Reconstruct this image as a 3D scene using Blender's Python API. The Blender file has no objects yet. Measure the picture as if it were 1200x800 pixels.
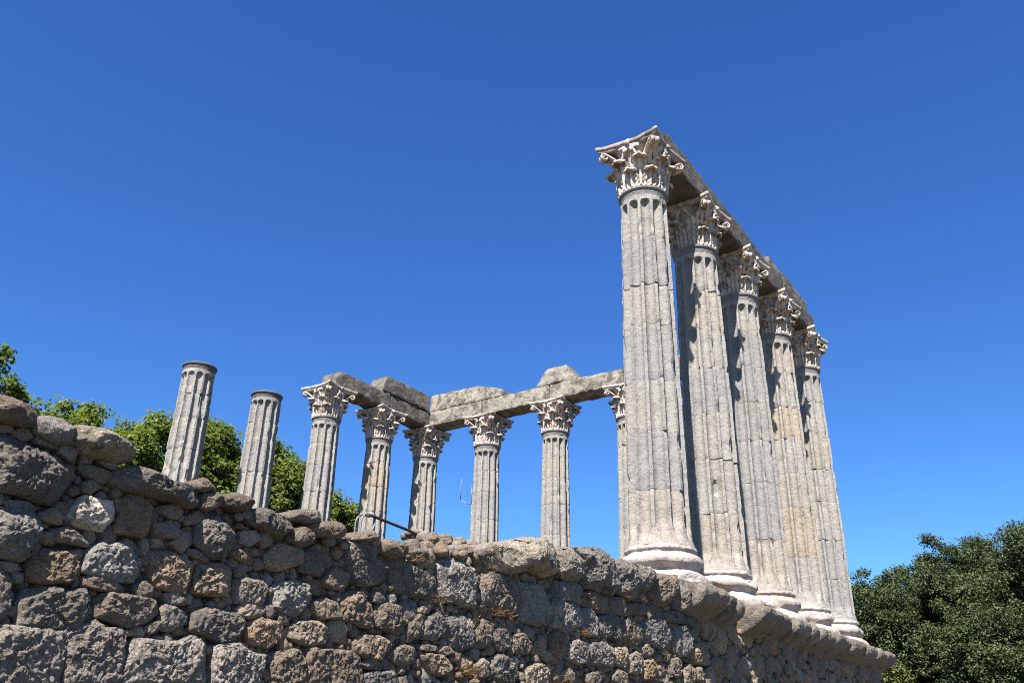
import bpy, bmesh, math, random
import numpy as np
from mathutils import Vector, Matrix, noise

scene = bpy.context.scene
COL = scene.collection

# ------------------------------------------------------------------ camera, sky, sun, exposure
cam_d = bpy.data.cameras.new("camera")
cam_d.sensor_width = 36.0
cam_d.lens = 30.47
cam_d.clip_start = 0.1
cam_d.clip_end = 3000
cam = bpy.data.objects.new("camera", cam_d)
COL.objects.link(cam)
R_ = Vector((0.82281829, 0.5678957, 0.0215531))
U_ = Vector((0.22083704, -0.35445308, 0.90862204))
F_ = Vector((-0.52364212, 0.74287111, 0.41706288))
cam.matrix_world = Matrix(((R_.x, U_.x, -F_.x, 18.7430), (R_.y, U_.y, -F_.y, -21.6511),
                           (R_.z, U_.z, -F_.z, -2.4298), (0, 0, 0, 1)))
scene.camera = cam

SUN_ELEV, SUN_DELTA = math.radians(52.0), math.radians(17.5)      # delta: off the long axis of the temple
sun_dir = Vector((math.sin(SUN_DELTA) * math.cos(SUN_ELEV), -math.cos(SUN_DELTA) * math.cos(SUN_ELEV), math.sin(SUN_ELEV)))
sd = bpy.data.lights.new("sun", 'SUN')
sd.energy = 5.0
sd.angle = math.radians(0.53)
sd.color = (1.0, 0.95, 0.88)
sun = bpy.data.objects.new("sun", sd)
COL.objects.link(sun)
sun.rotation_euler = sun_dir.to_track_quat('Z', 'Y').to_euler()

world = bpy.data.worlds.new("World")
scene.world = world
world.use_nodes = True
wn = world.node_tree
for n in list(wn.nodes):
    wn.nodes.remove(n)
wo = wn.nodes.new('ShaderNodeOutputWorld')
wb = wn.nodes.new('ShaderNodeBackground')
ws = wn.nodes.new('ShaderNodeTexSky')
ws.sky_type = 'NISHITA'
ws.sun_disc = False
ws.sun_elevation = SUN_ELEV
ws.sun_rotation = math.atan2(sun_dir.x, sun_dir.y)
ws.altitude = 300
ws.air_density = 1.0
ws.dust_density = 0.25
ws.ozone_density = 3.0
wh = wn.nodes.new('ShaderNodeHueSaturation')
wh.inputs['Saturation'].default_value = 1.2
wh.inputs['Hue'].default_value = 0.518
wh.inputs['Value'].default_value = 1.0
wn.links.new(ws.outputs[0], wh.inputs['Color'])
wm = wn.nodes.new('ShaderNodeMix')
wm.data_type = 'RGBA'; wm.blend_type = 'MULTIPLY'
wm.inputs[0].default_value = 1.0
wm.inputs[7].default_value = (0.50, 0.83, 0.96, 1.0)     # the deep blue of a clear late-summer noon
wn.links.new(wh.outputs[0], wm.inputs[6])
wn.links.new(wm.outputs[2], wb.inputs[0])
wb.inputs[1].default_value = 0.068
wn.links.new(wb.outputs[0], wo.inputs[0])

scene.view_settings.view_transform = 'Standard'
scene.view_settings.look = 'None'
scene.view_settings.gamma = 1.0
scene.view_settings.use_curve_mapping = False
scene.view_settings.exposure = 1.58
scene.render.engine = 'CYCLES'
scene.cycles.max_bounces = 6
scene.cycles.use_denoising = False
scene.cycles.filter_width = 1.0
scene.cycles.sample_clamp_indirect = 4.0

# ------------------------------------------------------------------ helpers
def link(name, mesh, mat=None, parent=None, loc=None):
    o = bpy.data.objects.new(name, mesh)
    COL.objects.link(o)
    if mat is not None and not mesh.materials:
        mesh.materials.append(mat)
    if parent is not None:
        o.parent = parent
    if loc is not None:
        o.location = loc
    return o

def tag(o, label=None, cat=None, group=None, kind=None):
    if label: o["label"] = label
    if cat: o["category"] = cat
    if group: o["group"] = group
    if kind: o["kind"] = kind
    return o

def thing(name, loc, label, cat, group=None, rz=0.0):
    o = bpy.data.objects.new(name, None)
    o.empty_display_size = 0.3
    COL.objects.link(o)
    o.location = loc
    o.rotation_euler = (0, 0, rz)
    return tag(o, label, cat, group, 'thing')

def mesh_of(name, V, Fc, smooth=True, tint=None):
    me = bpy.data.meshes.new(name)
    me.from_pydata([tuple(map(float, v)) for v in V], [], Fc)
    if smooth:
        me.polygons.foreach_set('use_smooth', [True] * len(me.polygons))
    if tint is not None:
        a = me.color_attributes.new('tint', 'FLOAT_COLOR', 'POINT')
        t = np.asarray(tint, dtype=np.float32)
        if t.ndim == 1:
            t = np.tile(t, (len(me.vertices), 1))
        if t.shape[1] == 3:
            t = np.concatenate([t, np.ones((len(t), 1), np.float32)], 1)
        a.data.foreach_set('color', t.ravel())
    me.update()
    return me

def fbm(p, octs=4, lac=2.1, gain=0.5):
    s, a, q = 0.0, 1.0, Vector(p)
    for _ in range(octs):
        s += a * noise.noise(q)
        q = q * lac + Vector((3.1, 7.7, 1.3))
        a *= gain
    return s

class MB:
    """collects vertices and faces of one mesh"""
    def __init__(self): self.V, self.F, self.T = [], [], []
    def add(self, V, F, tint=None):
        o = len(self.V)
        self.V.extend(V)
        self.F.extend([tuple(i + o for i in f) for f in F])
        if tint is not None: self.T.extend([tint] * len(V))
    def mesh(self, name, smooth=True):
        return mesh_of(name, self.V, self.F, smooth, self.T if self.T else None)

def grid_faces(nu, nv, closed_u=False):
    """rows nv, columns nu, vertex index = row*nu + col"""
    f = []
    for j in range(nv - 1):
        for i in range(nu if closed_u else nu - 1):
            a = j * nu + i; b = j * nu + (i + 1) % nu
            f.append((a, b, b + nu, a + nu))
    return f

def tube(points, radii, seg=8, flat=None):
    """swept tube along points; flat = (axis vector, scale) widens the section along an axis"""
    V = []
    n = len(points)
    for i, p in enumerate(points):
        p = Vector(p)
        t = (Vector(points[min(i + 1, n - 1)]) - Vector(points[max(i - 1, 0)])).normalized()
        if flat is not None:
            a = Vector(flat[0]); a = (a - t * a.dot(t)).normalized()
        else:
            a = t.orthogonal().normalized()
        b = t.cross(a)
        w = radii[i] * (flat[1] if flat is not None else 1.0)
        for k in range(seg):
            c = 2 * math.pi * k / seg
            V.append(p + a * (w * math.cos(c)) + b * (radii[i] * math.sin(c)))
    F = grid_faces(seg, n, True)
    F.append(tuple(reversed(range(seg))))
    F.append(tuple(range((n - 1) * seg, n * seg)))
    return V, F

# ------------------------------------------------------------------ materials
def new_mat(name):
    m = bpy.data.materials.new(name); m.use_nodes = True
    nt = m.node_tree
    b = nt.nodes['Principled BSDF']
    b.inputs['Specular IOR Level'].default_value = 0.25
    return m, nt, b

def nd(nt, t, **kw):
    n = nt.nodes.new(t)
    for k, v in kw.items():
        if k in n.inputs: n.inputs[k].default_value = v
        else: setattr(n, k, v)
    return n

def ramp(nt, fac, p0, p1, c0=(0, 0, 0, 1), c1=(1, 1, 1, 1)):
    r = nt.nodes.new('ShaderNodeValToRGB')
    r.color_ramp.elements[0].position = p0; r.color_ramp.elements[0].color = c0
    r.color_ramp.elements[1].position = p1; r.color_ramp.elements[1].color = c1
    nt.links.new(fac, r.inputs[0])
    return r

def mixc(nt, fac, a, b, blend='MIX'):
    m = nt.nodes.new('ShaderNodeMix'); m.data_type = 'RGBA'; m.blend_type = blend
    for sock, v in ((m.inputs[0], fac), (m.inputs[6], a), (m.inputs[7], b)):
        if hasattr(v, 'is_linked'): nt.links.new(v, sock)
        else: sock.default_value = v
    return m.outputs[2]

def c4(c): return (c[0], c[1], c[2], 1.0)

def stone_mat(name, base, speck_dark, speck_light, stain, lichen=0.0, lichen_col=(.05, .05, .045),
              orange=0.0, bump=0.5, bump_scale=1.0, use_tint=True, speck=1.0, object_tint=False, stain_amt=0.6, top_lichen=0.0, bump_dist=.03, mottle=1.0):
    m, nt, b = new_mat(name)
    L = nt.links.new
    geo = nd(nt, 'ShaderNodeNewGeometry')
    pos = geo.outputs['Position']
    def nz(scale, detail=6.0, rough=0.55):
        n = nd(nt, 'ShaderNodeTexNoise', Scale=scale, Detail=detail, Roughness=rough)
        L(pos, n.inputs['Vector'])
        return n.outputs[0]
    big = nz(0.9, 8.0, 0.62)
    mid = nz(7.0, 8.0, 0.65)
    fine = nz(62.0, 4.0, 0.75)
    crys = nd(nt, 'ShaderNodeTexVoronoi', Scale=130.0)
    L(pos, crys.inputs['Vector'])
    col = c4(base)
    if use_tint:
        at = nd(nt, 'ShaderNodeAttribute', attribute_name='tint')
        col = mixc(nt, 1.0, col, at.outputs['Color'], 'MULTIPLY')
    if object_tint:
        oi = nd(nt, 'ShaderNodeObjectInfo')
        col = mixc(nt, 1.0, col, oi.outputs['Color'], 'MULTIPLY')
    # broad stains
    s = ramp(nt, big, 0.42, 0.68)
    sm = nd(nt, 'ShaderNodeMath', operation='MULTIPLY'); L(s.outputs[0], sm.inputs[0]); sm.inputs[1].default_value = stain_amt
    col = mixc(nt, sm.outputs[0], col, mixc(nt, 1.0, col, c4(stain), 'MULTIPLY'))
    # mid mottling
    mm = ramp(nt, mid, 0.3, 0.72, (1 - .32 * mottle,) * 3 + (1,), (1 + .25 * mottle, 1 + .23 * mottle, 1 + .2 * mottle, 1))
    col = mixc(nt, 1.0, col, mm.outputs[0], 'MULTIPLY')
    # crystal speckle
    f1 = ramp(nt, fine, 0.52, 0.64); f2 = ramp(nt, fine, 0.36, 0.46, (1, 1, 1, 1), (0, 0, 0, 1))
    a1 = nd(nt, 'ShaderNodeMath', operation='MULTIPLY'); L(f1.outputs[0], a1.inputs[0]); a1.inputs[1].default_value = 0.55 * speck
    a2 = nd(nt, 'ShaderNodeMath', operation='MULTIPLY'); L(f2.outputs[0], a2.inputs[0]); a2.inputs[1].default_value = 0.6 * speck
    col = mixc(nt, a1.outputs[0], col, mixc(nt, 1.0, col, c4(speck_light), 'MULTIPLY'))
    col = mixc(nt, a2.outputs[0], col, mixc(nt, 1.0, col, c4(speck_dark), 'MULTIPLY'))
    if lichen > 0:
        ln = nz(3.2, 10.0, 0.72)
        lr = ramp(nt, ln, 0.60 - 0.16 * lichen, 0.66 - 0.12 * lichen)
        lm = nd(nt, 'ShaderNodeMath', operation='MULTIPLY'); L(lr.outputs[0], lm.inputs[0]); lm.inputs[1].default_value = 0.75
        col = mixc(nt, lm.outputs[0], col, c4(lichen_col))
    if top_lichen > 0:      # lichen crust on faces that look up, where rain stands
        sx = nd(nt, 'ShaderNodeSeparateXYZ'); L(geo.outputs['Normal'], sx.inputs[0])
        up = ramp(nt, sx.outputs[2], 0.25, 0.6)
        tn = ramp(nt, nz(5.0, 9.0, 0.7), 0.38, 0.52)
        tm = nd(nt, 'ShaderNodeMath', operation='MULTIPLY'); L(up.outputs[0], tm.inputs[0]); L(tn.outputs[0], tm.inputs[1])
        tm2 = nd(nt, 'ShaderNodeMath', operation='MULTIPLY'); L(tm.outputs[0], tm2.inputs[0]); tm2.inputs[1].default_value = top_lichen
        col = mixc(nt, tm2.outputs[0], col, c4((.065, .056, .042)))
    if orange > 0:
        on = nz(4.5, 7.0, 0.7)
        orr = ramp(nt, on, 0.70 - 0.1 * orange, 0.78 - 0.1 * orange)
        om = nd(nt, 'ShaderNodeMath', operation='MULTIPLY'); L(orr.outputs[0], om.inputs[0]); om.inputs[1].default_value = 0.6
        col = mixc(nt, om.outputs[0], col, c4((.20, .10, .037)))
    L(col, b.inputs['Base Color'])
    b.inputs['Roughness'].default_value = 0.9
    # relief: pitted granite
    bn = nz(38.0 * bump_scale, 7.0, 0.72)
    bn2 = nz(11.0 * bump_scale, 5.0, 0.6)
    add = nd(nt, 'ShaderNodeMath', operation='MULTIPLY_ADD'); L(bn2, add.inputs[0]); add.inputs[1].default_value = 1.6; L(bn, add.inputs[2])
    bp = nd(nt, 'ShaderNodeBump', Strength=bump, Distance=bump_dist)
    L(add.outputs[0], bp.inputs['Height'])
    L(bp.outputs[0], b.inputs['Normal'])
    return m

M_shaft = stone_mat('granite_shaft', (0.247, 0.238, 0.227), (.42, .42, .43), (1.3, 1.3, 1.28), (.84, .84, .84), lichen=0.08,
                    lichen_col=(.165, .15, .135), orange=0.1, bump=0.6, mottle=.5, speck=1.35, use_tint=False, object_tint=True)
M_marble = stone_mat('weathered_marble', (0.491, 0.432, 0.384), (.75, .72, .7), (1.1, 1.1, 1.1), (.70, .62, .55), lichen=0.55,
                     lichen_col=(.105, .097, .088), orange=0.35, bump=0.3, use_tint=False, speck=0.5, object_tint=True, top_lichen=0.5)
M_base = stone_mat('white_marble_base', (0.376, 0.335, 0.310), (.75, .7, .68), (1.08, 1.08, 1.08), (.74, .64, .57), lichen=0.6, lichen_col=(.25, .21, .17), orange=0.2,
                   bump=0.6, use_tint=False, speck=0.5)
M_arch = stone_mat('granite_architrave', (0.205, 0.190, 0.167), (.4, .4, .4), (1.25, 1.25, 1.22), (.6, .6, .6), lichen=0.75,
                   lichen_col=(.05, .046, .038), orange=0.15, bump=0.8, use_tint=False, object_tint=True, top_lichen=0.8)
M_wall = stone_mat('granite_wall', (0.323, 0.294, 0.259), (.28, .28, .28), (1.7, 1.68, 1.64), (.66, .64, .62), lichen=0.12,
                   lichen_col=(.06, .056, .053), orange=0.2, bump=1.0, bump_scale=1.8, bump_dist=.05)
M_corn = stone_mat('granite_cornice', (0.206, 0.181, 0.153), (.5, .5, .5), (1.3, 1.3, 1.3), (.6, .58, .56), lichen=0.4,
                   lichen_col=(.07, .063, .056), orange=0.25, bump=1.0, use_tint=False, object_tint=True, top_lichen=0.3)
M_mortar = stone_mat('earth_mortar', (0.105, 0.086, 0.068), (.5, .5, .5), (1.5, 1.45, 1.4), (.6, .56, .52), orange=0.3,
                     bump=1.0, use_tint=False)

def plain_mat(name, col, rough=0.6, metal=0.0, nscale=12.0, var=0.3):
    m, nt, b = new_mat(name)
    n = nd(nt, 'ShaderNodeTexNoise', Scale=nscale, Detail=6.0)
    g = nd(nt, 'ShaderNodeNewGeometry')
    nt.links.new(g.outputs['Position'], n.inputs['Vector'])
    r = ramp(nt, n.outputs[0], 0.3, 0.7, c4([c * (1 - var) for c in col]), c4([c * (1 + var) for c in col]))
    nt.links.new(r.outputs[0], b.inputs['Base Color'])
    b.inputs['Roughness'].default_value = rough
    b.inputs['Metallic'].default_value = metal
    return m

M_ground = plain_mat('packed_earth', (0.089, 0.076, 0.055), 0.95, nscale=1.5)
M_bark = plain_mat('bark', (0.084, 0.068, 0.053), 0.9, nscale=9)
M_steel = plain_mat('galvanised_steel', (0.158, 0.162, 0.165), 0.6, 0.3)
M_rust = plain_mat('brown_painted_rail', (0.039, 0.020, 0.020), 0.6)
M_mast = plain_mat('aerial_metal', (0.168, 0.168, 0.179), 0.5, 0.3)

def leaf_mat(name, trans=0.35):
    m, nt, b = new_mat(name)
    at = nd(nt, 'ShaderNodeAttribute', attribute_name='tint')
    nt.links.new(at.outputs['Color'], b.inputs['Base Color'])
    b.inputs['Roughness'].default_value = 0.5
    b.inputs['Specular IOR Level'].default_value = 0.2
    tr = nd(nt, 'ShaderNodeBsdfTranslucent')
    tc = mixc(nt, 1.0, at.outputs['Color'], (1.3, 1.5, 0.5, 1), 'MULTIPLY')
    nt.links.new(tc, tr.inputs['Color'])
    mx = nd(nt, 'ShaderNodeMixShader'); mx.inputs[0].default_value = trans
    nt.links.new(b.outputs[0], mx.inputs[1]); nt.links.new(tr.outputs[0], mx.inputs[2])
    nt.links.new(mx.outputs[0], nt.nodes['Material Output'].inputs[0])
    return m
M_leaf = leaf_mat('broad_leaves', 0.45)
M_oak = leaf_mat('small_dark_leaves', 0.2)
M_dry = leaf_mat('dry_grass', 0.3)

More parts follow.
